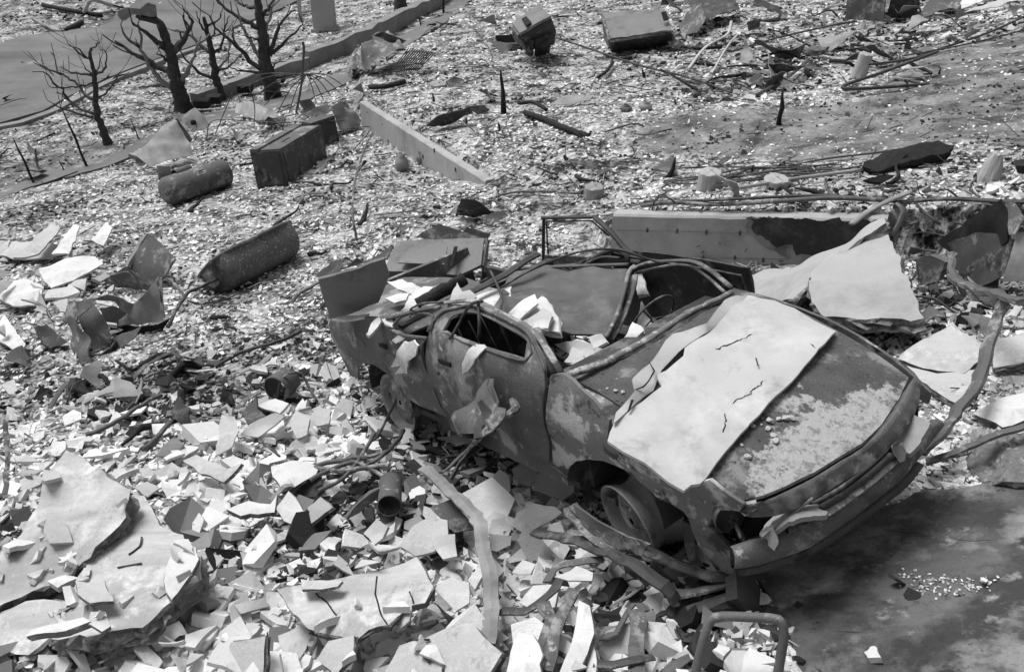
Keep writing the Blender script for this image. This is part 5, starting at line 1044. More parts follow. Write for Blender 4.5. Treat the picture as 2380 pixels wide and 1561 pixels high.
jar((1455,258), .09, .10, 'dark little bowl left of the pale bowl', mat='metal')
# concrete stumps
def stump(px, r, h, lab, mat='concrete', lean=(0,0,1), tap=.9, name='concrete_pier'):
    a = G(*px, -.05); b = MB(a); b.lathe(a, lean, [(0,r*1.08),(h*.3,r),(h*.7,r*(1+tap)/2),(h,r*tap),(h+.012,r*tap*.9),(h+.016,.001)], 18); o = b.build(name, MAT[mat], None, False); o.location = a
    for i, v in enumerate(o.data.vertices): v.co += Vector(np.random.default_rng(i).normal(0, .004, 3))
    tag(o, lab, 'pier')
stump((1646,452), .135, .26, 'round broken concrete pier above the left half of the stained wall')
stump((1800,452), .14, .17, 'low crumbling round pier above the soot stain')
stump((1992,188), .115, .42, 'tall pale round pier crossed by a pole on the bare slope', lean=(.16,0,1), tap=.92)
stump((2292,428), .11, .30, 'narrow pale cone-shaped pier near the right edge', lean=(.1,0,1), tap=.45)
stump((2002,78), .10, .24, 'small pointed pale cone near the top of the slope', tap=.15, name='cone_stub')
stump((1895,135), .17, .17, 'dark squat round stub on the upper slope', 'metal', name='drum_stub')
stump((1380,470), .13, .20, 'squat rough bucket-shaped stub above the left end of the stained wall', 'tin', name='bucket_stub')
stump((1545,12), .1, .2, 'small stub beside the refrigerator', 'metal_dark', name='drum_stub')
stump((1020,212), .17, .14, 'pale low drum on the terrace behind the retaining wall', 'tin', name='drum_stub')
# ------------------------------------------------------------------ crumpled sheets
plate([(808,158,.05),(815,180,.05),(850,165,.12),(880,150,.3),(905,128,.35),(940,112,.4),(935,90,.5),(900,75,.65),(868,80,.7),(850,105,.6),(830,130,.45)], 'crumpled dark car hood lying by the footpath', 'metal', bump=.06)
plate([(868,80,.72),(900,76,.74),(945,95,.5),(915,115,.35),(905,100,.5)], 'folded dark flap on the crumpled hood', 'metal_dark', bump=.05)
for i, (px, lab, mt_) in enumerate((
 ([(80,760,.22),(105,755,.24),(155,795,.1),(120,810,.04),(90,790,.1)], 'dark ribbed plate left of the crumpled sheet', 'metal_dark'),
 ([(255,640,.25),(300,630,.22),(345,665,.08),(300,665,.06),(262,655,.1)], 'bent plate at the foot of the dark cube', 'metal'),
 ([(300,355,.35),(330,345,.5),(405,275,.75),(412,285,.75),(440,330,.35),(450,360,.1),(345,385,.2)], 'large pale rusty panel leaning left of the washing machine', 'tin'),
 ([(315,350,.3),(345,388,.02),(330,400,.0),(300,360,.1)], 'thin side of the leaning rusty panel', 'metal'),
 ([(398,280,.7),(412,275,.7),(448,325,.25),(440,332,.2)], 'narrow bar at the upper edge of the leaning panel', 'metal'),
 ([(412,275,.45),(452,250,.6),(492,292,.35),(470,300,.2),(450,305,.2)], 'gabled sheet box with one round hole by the burnt trees', 'tin'),
 ([(364,385,.3),(370,420,.0),(398,410,.02),(396,385,.3)], 'small square tin behind the water tank', 'tin'),
 ([(548,240,.35),(580,235,.4),(640,262,.3),(650,272,.2),(600,280,.1),(550,262,.15)], 'pale board lying below the wire fan', 'plaster_mid'),
 ([(690,235,.6),(720,230,.65),(745,262,.4),(715,275,.3)], 'bent dark sheet scrap under the wire fan', 'metal_dark'),
 ([(700,265,.5),(760,240,.6),(775,255,.5),(735,275,.4)], 'curved tube-like sheet above the washing machine', 'metal'),
 ([(770,250,.5),(800,230,.5),(840,280,.2),(835,300,.05),(790,300,.1)], 'dark plate against the top end of the retaining wall', 'metal_dark'),
 ([(990,290,.15),(1030,262,.3),(1090,248,.25),(1100,262,.2),(1060,280,.1),(1030,295,.02)], 'long dark torn sheet on the ash terrace', 'metal_dark'),
 ([(1080,250,.2),(1125,240,.25),(1140,255,.1),(1110,265,.05)], 'short dark scrap right of the torn sheet', 'metal'),
 ([(1280,245,.04),(1300,228,.12),(1380,220,.12),(1370,235,.05),(1310,245,.02)], 'flat grey plank piece on the ash terrace', 'tin'),
 ([(1058,500,.05),(1072,460,.35),(1100,465,.3),(1140,485,.1),(1180,490,.05),(1100,505,.02)], 'dark folded sheet between the retaining wall and the car', 'metal_dark'),
 ([(1110,505,.1),(1170,488,.2),(1180,500,.15),(1140,520,.05)], 'flat grey scrap right of the dark folded sheet', 'metal'),
 ([(1035,190,.12),(1055,178,.22),(1080,185,.15),(1075,200,.05),(1045,205,.02)], 'curled dark sheet beside the pale low drum', 'metal'),
 ([(1575,60,.1),(1605,20,.5),(1628,10,.6),(1640,40,.4),(1620,75,.1),(1590,85,.0)], 'dark upright sheet right of the refrigerator', 'metal'),
 ([(1590,0,.5),(1700,-20,.6),(1720,20,.3),(1640,45,.3)], 'dark roofing scrap at the top edge', 'metal_dark'),
 ([(1965,45,.1),(1970,-10,.6),(2060,-10,.6),(2055,50,.1)], 'dark tin box front at the top right', 'metal'),
 ([(2060,40,.1),(2070,0,.5),(2140,-10,.5),(2130,40,.1)], 'second dark tin sheet at the top right', 'metal_dark'),
 ([(2130,45,.05),(2160,0,.4),(2240,-20,.3),(2230,20,.1)], 'third dark tin sheet at the top right, beside white strips', 'metal'),
 ([(2180,25,.15),(2260,-10,.25),(2290,0,.2),(2230,22,.1)], 'long white curled strip at the top right', 'plaster'),
 ([(2240,28,.1),(2320,0,.2),(2380,-5,.2),(2300,20,.1)], 'second long white strip right of the curled one', 'plaster_mid'),
 ([(1735,50,.3),(1770,42,.35),(1765,60,.15),(1740,72,.05)], 'small pointed tin flap on the upper slope', 'metal'),
 ([(1775,205,.02),(1795,175,.25),(1825,165,.25),(1815,190,.1),(1800,205,.0)], 'bent plate in the dark heap on the upper slope', 'metal'),
 ([(1740,190,.05),(1760,165,.2),(1775,180,.15),(1770,200,.02)], 'small dark plate left of the bent plate', 'metal_dark'),
 ([(272,22,2.2),(360,8,2.3),(365,45,2.0),(285,55,2.0)], None, 'tin'))):
    if lab: plate(px, lab, mt_, seed=300+i)
cs = empty('crumpled_sheet', G(260,790,0)); tag(cs, 'large crumpled dark sheet with a black hollow below the rusty box on the left', 'crumpled sheet')
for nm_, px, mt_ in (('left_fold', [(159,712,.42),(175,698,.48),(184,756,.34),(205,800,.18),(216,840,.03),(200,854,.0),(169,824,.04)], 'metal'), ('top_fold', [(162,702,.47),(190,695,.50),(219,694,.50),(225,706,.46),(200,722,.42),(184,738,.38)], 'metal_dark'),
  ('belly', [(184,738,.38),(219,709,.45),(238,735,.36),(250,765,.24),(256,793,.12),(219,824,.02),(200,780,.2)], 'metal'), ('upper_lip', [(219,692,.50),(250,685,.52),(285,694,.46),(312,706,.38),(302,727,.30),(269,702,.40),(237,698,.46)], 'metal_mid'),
  ('hollow', [(228,712,.30),(262,712,.28),(302,728,.22),(303,748,.14),(256,764,.12),(240,740,.2)], 'soot'), ('standing_flap', [(366,650,.62),(375,684,.5),(385,738,.24),(369,748,.2),(320,753,.18),(277,756,.14),(275,744,.2),(320,700,.42)], 'metal_mid'),  # hollow: a black plate puts the shaded interior into the colour
  ('flap_rib', [(362,651,.63),(370,650,.64),(385,720,.34),(378,722,.33)], 'metal_bright'), ('underside', [(262,762,.10),(369,751,.14),(394,740,.16),(378,768,.04),(320,778,.0),(270,778,.0)], 'soot'), ('tongue', [(244,799,.06),(285,776,.16),(325,759,.22),(312,784,.12),(285,806,.05),(268,814,.0)], 'metal_mid'), ('lower_fold', [(215,826,.04),(256,795,.14),(270,780,.12),(262,812,.02),(228,838,.0)], 'metal_dark')):  # underside: shade beneath the sheet put in as black
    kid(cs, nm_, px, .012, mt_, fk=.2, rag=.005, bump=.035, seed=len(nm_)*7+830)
# gable hole: a black disc in place of the shade inside
b = MB(); p = G(449,285,.36); b.lathe(p, ray(449,285)*-1, [(0,.001),(.0,.055),(.03,.055),(.03,.001)], 16); gb = [o for o in COL.objects if o.get('label', '').startswith('gabled')][0]; o = b.build('round_hole', MAT['soot'], None, True); o.parent = gb; o.matrix_parent_inverse = Matrix.Translation(-gb.location)
# far right: dark crumpled body shell, corrugated sheet, bracket, bent beam
for i, (px, lab, mt_, th) in enumerate((
 ([(2180,560,.30),(2240,520,.5),(2330,462,.8),(2350,500,.7),(2345,560,.5),(2300,600,.3),(2230,610,.15)], 'black plate for the shaded hollow of a crushed body shell at the right edge', 'soot', .01),  # black plate puts the shell's inner shade into the colour
 ([(2200,565,.36),(2260,540,.5),(2345,545,.55),(2335,640,.25),(2280,670,.12),(2235,640,.15)], 'dark crushed shell panel at the right edge', 'metal_dark', .01),
 ([(2330,465,.85),(2350,470,.85),(2378,510,.75),(2362,545,.65),(2345,540,.65)], 'pointed grey fin standing on the crushed shell', 'metal', .012),
 ([(2370,505,.75),(2470,460,.8),(2480,530,.6),(2380,520,.66)], 'rounded pale roll at the right edge above the corrugated sheet', 'tin', .06),
 ([(2365,540,.65),(2470,540,.62),(2480,650,.3),(2330,655,.32)], 'pale corrugated sheet hanging at the right edge', 'tin', .01),
 ([(2145,600,.35),(2175,590,.4),(2210,605,.36),(2190,650,.2),(2150,660,.12)], 'small square burnt tin with a rim left of the crushed shell', 'metal', .05))):
    plate(px, lab, mt_, th, seed=400+i, name='body_shell' if 'shell' in lab else 'metal_sheet')
b = MB(); 
for k in range(2):
    P = [G(x_, 655+k*12+6*math.sin((x_-2330)/5.5), .30) for x_ in np.arange(2335, 2480, 3)]; b.tube(P, .006, 5)
tag(b.build('spring_wire', MAT['metal'], None, True), 'zigzag spring wires under the corrugated sheet', 'wire', None, None)
def beam(px, w, t, lab, mat='metal', name='metal_beam', cat='beam', twist=None, flat=True):
    P = curve([G(*q) for q in px], .06); o0 = P[0].copy(); b = MB(o0); kr = np.random.default_rng(len(label if (label := lab) else '')); P = [p+kr.normal(0, min(.006, w*.2), 3) for p in P]; b.tube(P, [w*(1+.22*noise.noise(Vector((i*.7, w*90, 0)))) for i in range(len(P))], 6 if t else 8, True, t, .10, 5); o = b.build(name, MAT[mat], None, False); o.location = o0; return tag(o, lab, cat)
beam([(2340,700,.55),(2315,740,.45),(2300,790,.38),(2285,850,.32),(2260,910,.28),(2215,970,.26),(2165,1030,.24),(2140,1055,.2)], .045, .5, 'long curved steel beam sweeping down to the bumper at the right')
beam([(2380,700,.62),(2340,690,.58),(2290,680,.5),(2235,660,.45),(2215,640,.45)], .05, .5, 'heavy bracket beam joined to the curved beam at the right edge')
beam([(2215,590,.5),(2212,620,.48),(2225,650,.44),(2245,685,.3)], .03, .6, 'bent bracket arm beside the small square burnt tin')
beam([(2150,1068,.1),(2220,1050,.16),(2300,1020,.2),(2400,985,.22)], .03, .5, 'thin flat bar leading from the bumper to the right edge')
# ------------------------------------------------------------------ near metal straps, bars, rods
beam([(985,1088,.34),(1020,1115,.36),(1060,1155,.36),(1100,1190,.36),(1112,1205,.36),(1120,1250,.34),(1135,1320,.30),(1140,1390,.26),(1138,1470,.22),(1132,1500,.2)], .045, .35, 'long pale bent metal strip kinked over the shards in the foreground', 'tin', 'metal_strip', 'metal strip')
for i, (px, w, lab) in enumerate((
 ([(1243,1236,.26),(1321,1252,.30),(1399,1279,.30),(1470,1312,.28),(1540,1365,.22),(1575,1395,.14)], .05, 'rusty strap crossing in front of the front wheel'),
 ([(1320,1180,.42),(1340,1210,.38),(1400,1260,.32),(1430,1270,.3)], .04, 'upper folded strap pressed against the front wheel'),
 ([(1330,1172,.44),(1360,1200,.4),(1400,1235,.36),(1440,1268,.3)], .035, 'second folded strap beside the front wheel'),
 ([(1160,1420,.2),(1220,1420,.22),(1270,1390,.24),(1300,1350,.26)], .035, 'curved strap with holes at the bottom centre'),
 ([(1260,1400,.28),(1280,1440,.24),(1262,1500,.18),(1250,1570,.1)], .045, 'upright rusty strap left of the long plaster strip'),
 ([(1330,1370,.3),(1310,1420,.26),(1290,1480,.2),(1270,1561,.12)], .04, 'slanting strap behind the long plaster strip'),
 ([(1500,1275,.32),(1570,1305,.26),(1650,1340,.20),(1712,1345,.12)], .045, 'broad strap sweeping from the front wheel to the bumper corner'),
 ([(1400,1300,.24),(1330,1310,.24),(1290,1320,.22),(1270,1350,.2)], .03, 'thin strap above the white board piece'),
 ([(1480,1420,.24),(1482,1480,.2),(1478,1600,.1)], .05, 'thick upright steel post at the bottom right of centre'),
 ([(1380,1540,.16),(1460,1535,.18),(1520,1530,.14)], .03, 'horizontal steel bar behind the thick post'),
 ([(1400,1480,.14),(1430,1470,.18),(1475,1400,.24),(1500,1420,.22)], .03, 'bent strap leaning on the thick post'),
 ([(1560,1380,.12),(1640,1370,.16),(1700,1350,.14),(1740,1345,.08)], .05, 'flattened strap end under the bumper corner'),
 ([(1600,1420,.1),(1680,1390,.12),(1750,1370,.1)], .04, 'pale twisted strap left of the driveway crack'),
 ([(700,1090,.14),(760,1075,.2),(860,1060,.24),(900,1050,.2)], .02, 'topmost rod of the bundle left of the leaning straps'),
 ([(730,1085,.2),(800,1095,.22),(880,1080,.24),(905,1085,.22)], .02, 'second rod of the bundle left of the leaning straps'),
 ([(760,1110,.16),(830,1090,.2),(900,1050,.24),(940,1000,.2)], .018, 'slanting rod crossing the bundle'),
 ([(740,1140,.14),(800,1110,.2),(840,1060,.24),(870,1010,.2)], .016, 'thin rod crossing the bundle at its left end'),
 ([(720,1115,.18),(820,1075,.24),(900,1110,.2)], .018, 'bowed rod lowest in the bundle'),
 ([(500,850,.06),(560,820,.1),(640,795,.12),(700,770,.1)], .022, 'long dark pipe lying in the ash left of the car'),
 ([(200,1010,.08),(260,985,.12),(330,940,.14),(375,918,.12)], .022, 'long pipe lying in the dark debris on the left'),
 ([(330,1045,.1),(370,1010,.14),(390,985,.14)], .024, 'short thick pipe left of the white pointed stump'),
 ([(390,760,.1),(410,720,.2),(440,680,.22),(500,650,.2),(520,620,.2)], .022, 'pale bent pipe reaching the near end of the bathtub'),
 ([(396,650,.2),(410,665,.2),(430,690,.12)], .02, 'short curved pipe left of the pale bent pipe'),
 ([(115,950,.05),(145,900,.2),(160,880,.25)], .03, 'flat strap standing in the dark debris on the left'),
 ([(300,890,.06),(340,850,.12),(400,820,.12),(420,830,.1)], .03, 'twisted strap end below the crumpled dark sheet'),
 ([(830,560,.02),(820,500,.3),(825,420,.5),(850,340,.5),(865,310,.4)], .018, 'tall thin pale stalk rising before the retaining wall'),
 ([(1185,490,.08),(1150,460,.06),(1220,445,.06),(1380,450,.06)], .02, 'straight pole on the ash left of the bucket-shaped stub'),
 ([(870,500,.05),(960,490,.1),(990,478,.1)], .03, 'flat bent strip on the ash above the cabinet'),
 ([(680,700,.06),(700,680,.1),(770,640,.12)], .02, 'short pipe under the raised trunk lid'),
 ([(12,1150,.1),(16,1060,.3),(14,980,.5)], .025, 'upright rusty pipe at the left edge'),
 ([(1640,1561,.2),(1650,1500,.4),(1665,1450,.52),(1690,1432,.54),(1800,1434,.52),(1815,1450,.5),(1812,1500,.3),(1805,1600,.1)], .024, None))):
    if lab: beam(px, w*.85, .28 if w > .024 else None, lab, 'metal' if i % 3 else 'metal_dark', 'pipe' if w <= .024 else 'metal_strap', 'pipe' if w <= .024 else 'strap')
rod('tube_frame', [(1610,1600,.1),(1622,1540,.22),(1640,1470,.36),(1652,1442,.40),(1680,1432,.42),(1790,1436,.42),(1815,1445,.40),(1822,1475,.34),(1812,1540,.2),(1800,1620,.04)], .021, MAT['metal'], 10, 'tube frame', 'dark bent tube chair frame standing at the bottom right', step=.04)
for i, (px, lab) in enumerate((([(1325,1174,.44),(1352,1187,.46),(1414,1224,.44),(1460,1248,.40),(1508,1267,.34),(1477,1273,.30),(1410,1273,.32),(1367,1230,.38)], 'large torn fender liner sheet under the front wheel'), ([(1600,1330,.16),(1700,1350,.12),(1690,1375,.08),(1600,1440,.04),(1580,1400,.1)], 'flattened dark sheet under the bumper corner'), ([(1590,1205,.34),(1612,1225,.3),(1618,1300,.14),(1600,1310,.1),(1590,1260,.2)], 'small riveted plate hanging behind the front wheel'), ([(1000,1180,.24),(1050,1160,.26),(1110,1230,.2),(1060,1240,.14)], 'dark folded plate behind the bent metal strip'), ([(1010,1400,.1),(1120,1480,.1),(1300,1470,.1),(1480,1440,.1),(1500,1600,.0),(1180,1620,.0)], 'dark flattened sheet under the straps at the bottom'))):
    plate(px, lab, 'metal' if i in (0, 2) else 'metal_dark', .012, seed=500+i)
# planks, poles, cables beyond
for i, (px, r, lab, mt_, nm) in enumerate((
 ([(1220,262,.06),(1260,275,.08),(1320,300,.08),(1370,318,.04)], .045, 'charred branch lying on the ash terrace', 'char', 'charred_branch'),
 ([(1205,240,.05),(1240,238,.08),(1270,255,.04)], .03, 'short charred stick above the charred branch', 'char', 'charred_branch'),
 ([(860,203,.06),(900,200,.08),(940,190,.05)], .05, 'charred log by the crumpled hood', 'char', 'log'),
 ([(2160,196,.02),(1960,205,.15),(2060,165,.2),(2180,120,.15)], .025, 'thin pole resting on the tall pale pier', 'metal_dark', 'pole'),
 ([(2020,150,.3),(2100,140,.12),(2180,120,.1)], .02, 'second pole right of the tall pale pier', 'metal_dark', 'pole'),
 ([(2180,115,.05),(2300,75,.08),(2420,20,.08)], .02, 'long cable climbing the slope at the upper right', 'metal_dark', 'cable'),
 ([(2100,130,.05),(2260,100,.06),(2420,60,.06)], .014, 'thin cable below the long cable at the upper right', 'metal_dark', 'cable'),
 ([(1490,478,.12),(1560,470,.10),(1650,475,.12),(1800,468,.12),(1930,460,.12),(2060,465,.10)], .022, 'long sagging cable along the top of the stained wall', 'metal', 'cable'),
 ([(1500,468,.10),(1640,466,.1),(1900,455,.12),(2100,470,.1)], .016, 'dark cable beside the sagging cable on the stained wall', 'metal_dark', 'cable'),
 ([(2080,470,.12),(2200,462,.14),(2330,468,.14),(2420,470,.14)], .03, 'thick pipe running to the right edge above the stained wall', 'metal_dark', 'pipe'),
 ([(2085,470,.2),(2100,490,.3),(2090,520,.3),(2075,545,.2)], .035, 'pale flat lath leaning at the end of the stained wall', 'tin', 'lath'),
 ([(1980,520,.5),(2020,490,.4),(2070,465,.3),(2120,445,.2)], .03, 'flat lath lying over the wall end', 'tin', 'lath'),
 ([(1700,440,.1),(1850,415,.1),(2000,395,.12)], .02, 'pale long lath below the charred beam', 'tin', 'lath'),
 ([(1400,500,.1),(1430,495,.14),(1450,485,.14)], .03, 'pale pipe stub by the bucket-shaped stub', 'plaster_mid', 'pipe'),
 ([(1700,120,.05),(1800,90,.15),(1930,60,.15),(1990,50,.1)], .03, 'long dark bar in the upper heap', 'metal_dark', 'bar'),
 ([(1760,220,.05),(1830,180,.1),(1880,140,.1)], .03, 'dark bar below the squat round stub', 'metal_dark', 'bar'),
 ([(1600,160,.1),(1640,110,.25),(1690,80,.35),(1700,50,.4)], .03, 'pale bent root-like strip on the upper heap', 'plaster_mid', 'strip'),
 ([(1655,170,.08),(1690,110,.2),(1715,80,.3)], .02, 'second pale strip right of the root-like one', 'plaster_mid', 'strip'),
 ([(1300,90,.3),(1360,110,.25),(1480,150,.15),(1600,180,.08),(1700,215,.05)], .02, 'long cable trailing from the tipped oven down the terrace', 'metal_dark', 'cable'),
 ([(1390,180,.05),(1410,165,.1),(1425,145,.1)], .03, 'short charred stick under the refrigerator', 'char', 'charred_branch'),
 ([(0,470,.02),(60,440,.03),(110,425,.03),(180,400,.03)], .02, 'low charred rail along the footpath on the left', 'char', 'rail'))):
    P = curve([G(*q) for q in px], .08); o0 = P[0].copy(); b = MB(o0); b.tube(P, r, 7, True, .6 if r > .028 and mt_ != 'char' else None, .15 if mt_ == 'char' else .04, i); o = b.build(nm, MAT[mt_], None, True); o.location = o0; tag(o, lab, nm.replace('_', ' '))
cb = gslab('charred_beam', [(2008,388,.12),(2015,372,.2),(2060,350,.24),(2180,325,.26),(2215,340,.2),(2200,352,.14),(2120,372,.12),(2040,396,.1)], .12, MAT['char'], rag=.02, bump=.02, seed=610, edge=MAT['char']); tag(cb, 'thick charred wooden beam lying on the bare slope', 'beam')
tag(gslab('charred_block', [(2010,418,.1),(2060,405,.12),(2080,408,.1),(2050,425,.05)], .06, MAT['char'], rag=.01, seed=611), 'short charred block below the charred beam', 'charred block')
tag(gslab('charred_block', [(2358,372,.12),(2420,365,.14),(2420,385,.1),(2362,385,.08)], .1, MAT['char'], rag=.01, seed=612), 'black charred block at the right edge', 'charred block')
# thin wires: bundles of conduit on the upper terrace
for i in range(16):
    x0 = random.uniform(1480, 1800); y0 = random.uniform(385, 425); L_ = random.uniform(150, 420); s_ = random.uniform(-.16, .03)
    P = [(x0, y0, .04), (x0+L_*.33, y0+s_*L_*.33+random.uniform(-8, 8), .08), (x0+L_*.66, y0+s_*L_*.66+random.uniform(-8, 8), .08), (x0+L_, y0+s_*L_, .03)]
    rod('conduit', P, random.choice([.006, .008, .011]), MAT['metal_dark'], 5, 'conduit', 'thin rusty conduit among many strewn above the stained wall', 'conduits above the stained wall')
for i in range(9):
    a = math.radians(-8+i*5); rod('fan_wire', [(1320,375,.12), (1320+60*math.cos(a), 375+60*math.sin(a)*.35+2, .06), (1320+random.uniform(110,180)*math.cos(a), 378+120*math.sin(a)*.4-8+i, .02)], .007, MAT['metal_dark'], 5, 'wire', 'thin wire of the small fan beside the short black stump', 'wires fanned beside the short black stump')
# wire fan skeleton in front of the trees (umbrella-like ribs)
fan = G(712,172,1.1)
for i, (a, c, h) in enumerate([(560,205,.6),(590,225,.5),(615,245,.4),(645,262,.3),(672,262,.35),(690,262,.3),(735,240,.4),(752,232,.4),(770,225,.4),(790,215,.4),(800,200,.4),(530,195,.8)]):
    e = G(a, c, h); mid = (fan+e)/2+np.array([0, 0, .10]); b = MB(fan); b.tube(curve([fan, mid, e], .08), .009, 5); o = b.build('fan_rib', MAT['metal_dark'], None, True); o.location = fan; tag(o, 'thin dark rib of the collapsed wire canopy beside the fourth tree', 'rib', 'ribs of the collapsed wire canopy')
rod('pole', [(688,262,.0),(700,200,.9),(706,120,1.9),(704,100,2.1)], .022, MAT['metal_dark'], 6, 'pole', 'thin upright pole carrying the collapsed wire canopy')
for i, (px, lab) in enumerate((([(480,320,.1),(500,280,.5),(640,285,.5),(800,280,.4)], 'long arched wire behind the washing machine'), ([(590,300,.0),(592,250,.6),(580,205,1.0)], 'upright wire left of the washing machine'), ([(500,312,.1),(530,240,.8),(540,215,1.0)], 'leaning wire left of the upright wire'), ([(800,300,.2),(840,295,.3),(862,300,.3),(820,350,.1)], 'looped wire at the top end of the retaining wall'), ([(1100,60,.1),(1140,120,.1),(1130,150,.1),(1040,158,.08)], 'curved wire on the ash left of the tipped oven'), ([(1515,505,.1),(1520,470,.4),(1545,455,.45),(1575,475,.2)], 'looped wire hanging over the left of the stained wall'), ([(1480,575,-.2),(1510,545,.1),(1515,510,.2),(1530,480,.25)], 'wire hanging down the stained wall'), ([(640,960,.1),(600,1010,.1),(650,1060,.1)], 'thin wire in the heap left of the rods'))):
    rod('wire', px, .009, MAT['metal_dark'], 5, 'wire', lab)
rod('cable', [(935,880,.45),(925,920,.35),(905,960,.2),(880,1010,.1),(860,1030,.08)], .010, MAT['metal_dark'], 6, 'cable', 'dangling cable in front of the rear wheel')
# bed-spring grille on the terrace
for i in range(13):
    t = i/12; a = (912+100*t, 168-0*t-28*t); rod('grille_wire', [(912+50*t, 166-2*t, .05), (935+65*t, 135-8*t, .32), (975+45*t, 118-20*t+8, .40), (1010+18*t, 108-5*t, .3)] if False else [(908+62*t, 168-4*t, .05), (950+62*t, 118+10*t-6, .45-.1*t)], .012, MAT['metal_dark'], 5, 'wire', 'thin bar of the bent grille beside the crumpled hood', 'bars of the bent grille')
for i in range(4):
    t = i/3; rod('grille_wire', [(912+42*t, 166-45*t, .07+.36*t), (972+36*t, 160-38*t, .07+.27*t)], .012, MAT['metal_dark'], 5, 'wire', 'thin cross bar of the bent grille beside the crumpled hood', 'cross bars of the bent grille')
# left car springs etc: scattered stakes
for i, (a, c, a2, c2, r, lab) in enumerate((
 (82,433,30,320,.03,'thin charred stake at the far left'), (205,395,142,248,.035,'tall thin charred stake leaning by the smallest tree'), (326,332,303,277,.02,'short stake right of the smallest tree'), (152,404,137,372,.02,'small stake between the two leaning stakes'), (302,337,298,326,.015,'tiny twig beside the short stake'),
 (1171,264,1163,162,.055,'tall black pointed post in the middle of the ash terrace'), (1009,243,1005,217,.035,'little black stub left of the tall black post'), (1810,292,1820,208,.05,'tall black pointed post at the edge of the bare slope'), (2176,188,2186,160,.03,'small forked black stake on the bare slope'), (1725,258,1718,245,.05,'short forked stub on the ash near the slope'),
 (1553,420,1570,365,.04,'black pointed stump among the conduits'), (1742,418,1750,385,.03,'small split stump right of the round pier'), (1318,385,1312,360,.05,'short black stump beside the wire fan'), (1083,292,1083,275,.03,'tiny black stub beside the torn sheet'), (1162,310,1158,285,.03,'small curved twig below the tall black post'), (1497,190,1493,160,.04,'short charred stump on the terrace below the refrigerator'),
 (2145,392,2155,372,.04,'black prop under the charred beam'), (980,66,972,38,.03,'curved twig stump near the top edge'), (1032,38,1026,-40,.05,'thin burnt trunk at the top edge, right one'), (1570,248,1568,232,.03,'tiny stub near the pale bowl'), (985,293,980,280,.02,'twig stub in the ash terrace'))):
    base = G(a, c, -.05); n_ = height_for(base, np.array([0, 0, 1.]), c2); top = base+np.array([0, 0, n_]); q = project(top); top[0] += (a2-q[0][0])/FO*q[2][0]
    b = MB(base); mid = (base+top)/2+np.array([r*.4, 0, 0]); b.tube([base, base+(top-base)*.25, mid, base+(top-base)*.8, top], [r*.8, r*.7, r*.6, r*.45, r*.22], 8, True, None, .3, i); o = b.build('charred_stake', MAT['char'], None, True); o.location = base; tag(o, lab, 'stake')

# ------------------------------------------------------------------ burnt pollard trees (limbs surveyed from the photograph, each with its own depth)
K3 = .33346
def tree(base, trunk, limbs, lab, pale=()):
    B0 = G(base[0]*K3, base[1]*K3, -.1); D0 = B0[1]
    def at(cx, cy, dy=0):
        d = ray(cx*K3, cy*K3); t = (D0+dy-CAMPOS[1])/d[1]; return CAMPOS+t*d
    s = D0/(FO*.92)*K3*1.15; root = empty('burnt_tree', B0); tag(root, lab, 'tree')
    def put(P, R, nm, seed, mat, parent):
        b = MB(); C_ = curve(P, .07); rad = np.interp(np.linspace(0, 1, len(C_)), np.linspace(0, 1, len(R)), R)
        rr = np.random.default_rng(seed); C_ = [c+rr.normal(0, .012, 3)*(0 < i < len(C_)-1) for i, c in enumerate(C_)]; b.tube(C_, list(rad), 9, True, None, .16, seed)
        return b
    P = [B0]+[at(x, y) for x, y, r in trunk[1:]]; R = [r*s*.5 for x, y, r in trunk]; R[0] *= 1.15
    b = put(P, R, 'trunk', 1, None, None); b.v = [tuple(np.array(v)-B0) for v in b.v]; b.build('trunk', MAT['bark'], root, True)
    for k, l in enumerate(limbs):
        rr = random.Random(k*7+len(limbs)); sl = rr.uniform(-1, 1)*.9; r0, pts = l[0], l[1:]; n = len(pts); P = [at(x, y, sl*(i/(n-1))*.7 if n > 1 else 0) for i, (x, y) in enumerate(pts)]
        b = put(P, [r0*s*.52*(1-.72*i/(n-1)) for i in range(n)], 'limb', k, None, None)
        for q in range(3 if 'smallest' in lab else 2):     # side twigs
            i = rr.randrange(1, n); a = P[i]; dv = P[i]-P[i-1]; dv = dv/np.linalg.norm(dv); e = a+dv*rr.uniform(.1, .3)+np.array([rr.uniform(-.25, .25), rr.uniform(-.2, .2), rr.uniform(.0, .3)]); b.tube(curve([a, (a+e)/2+np.array([0, 0, -.03]), e], .06), [r0*s*.13]*1+[r0*s*.12]*0 if False else r0*s*.11, 5)
        b.v = [tuple(np.array(v)-B0) for v in b.v]; b.build('branch', MAT['bark_pale' if k in pale else 'bark'], root, True)
tree((775,1040), [(775,1040,60),(735,960,48),(700,850,42),(665,750,38),(668,680,34),(660,570,30),(650,470,26),(625,400,22),(637,335,14)],
 [(18,(655,795),(590,770),(500,715),(430,660),(390,645)),(20,(660,700),(600,670),(560,610),(500,555),(430,520),(400,490),(385,420),(355,365)),(14,(430,520),(350,490),(300,470),(230,435)),(14,(480,700),(430,620),(370,580),(330,520),(225,500)),(14,(655,575),(560,600),(430,610),(340,600)),(16,(645,525),(560,515),(480,495),(425,465)),(14,(665,525),(720,490),(745,440),(735,360),(700,355)),(13,(625,410),(560,380),(530,350),(460,270)),(11,(600,400),(560,350),(480,320)),(13,(690,680),(760,630),(810,550),(848,492)),(12,(670,690),(710,690),(735,720)),(16,(650,815),(560,800),(480,770),(420,745),(330,700)),(10,(640,520),(600,480),(570,440)),(10,(668,520),(690,440),(715,370)),(10,(640,350),(680,310),(690,290))],
 'smallest burnt tree with thin spreading twigs at the far left', )
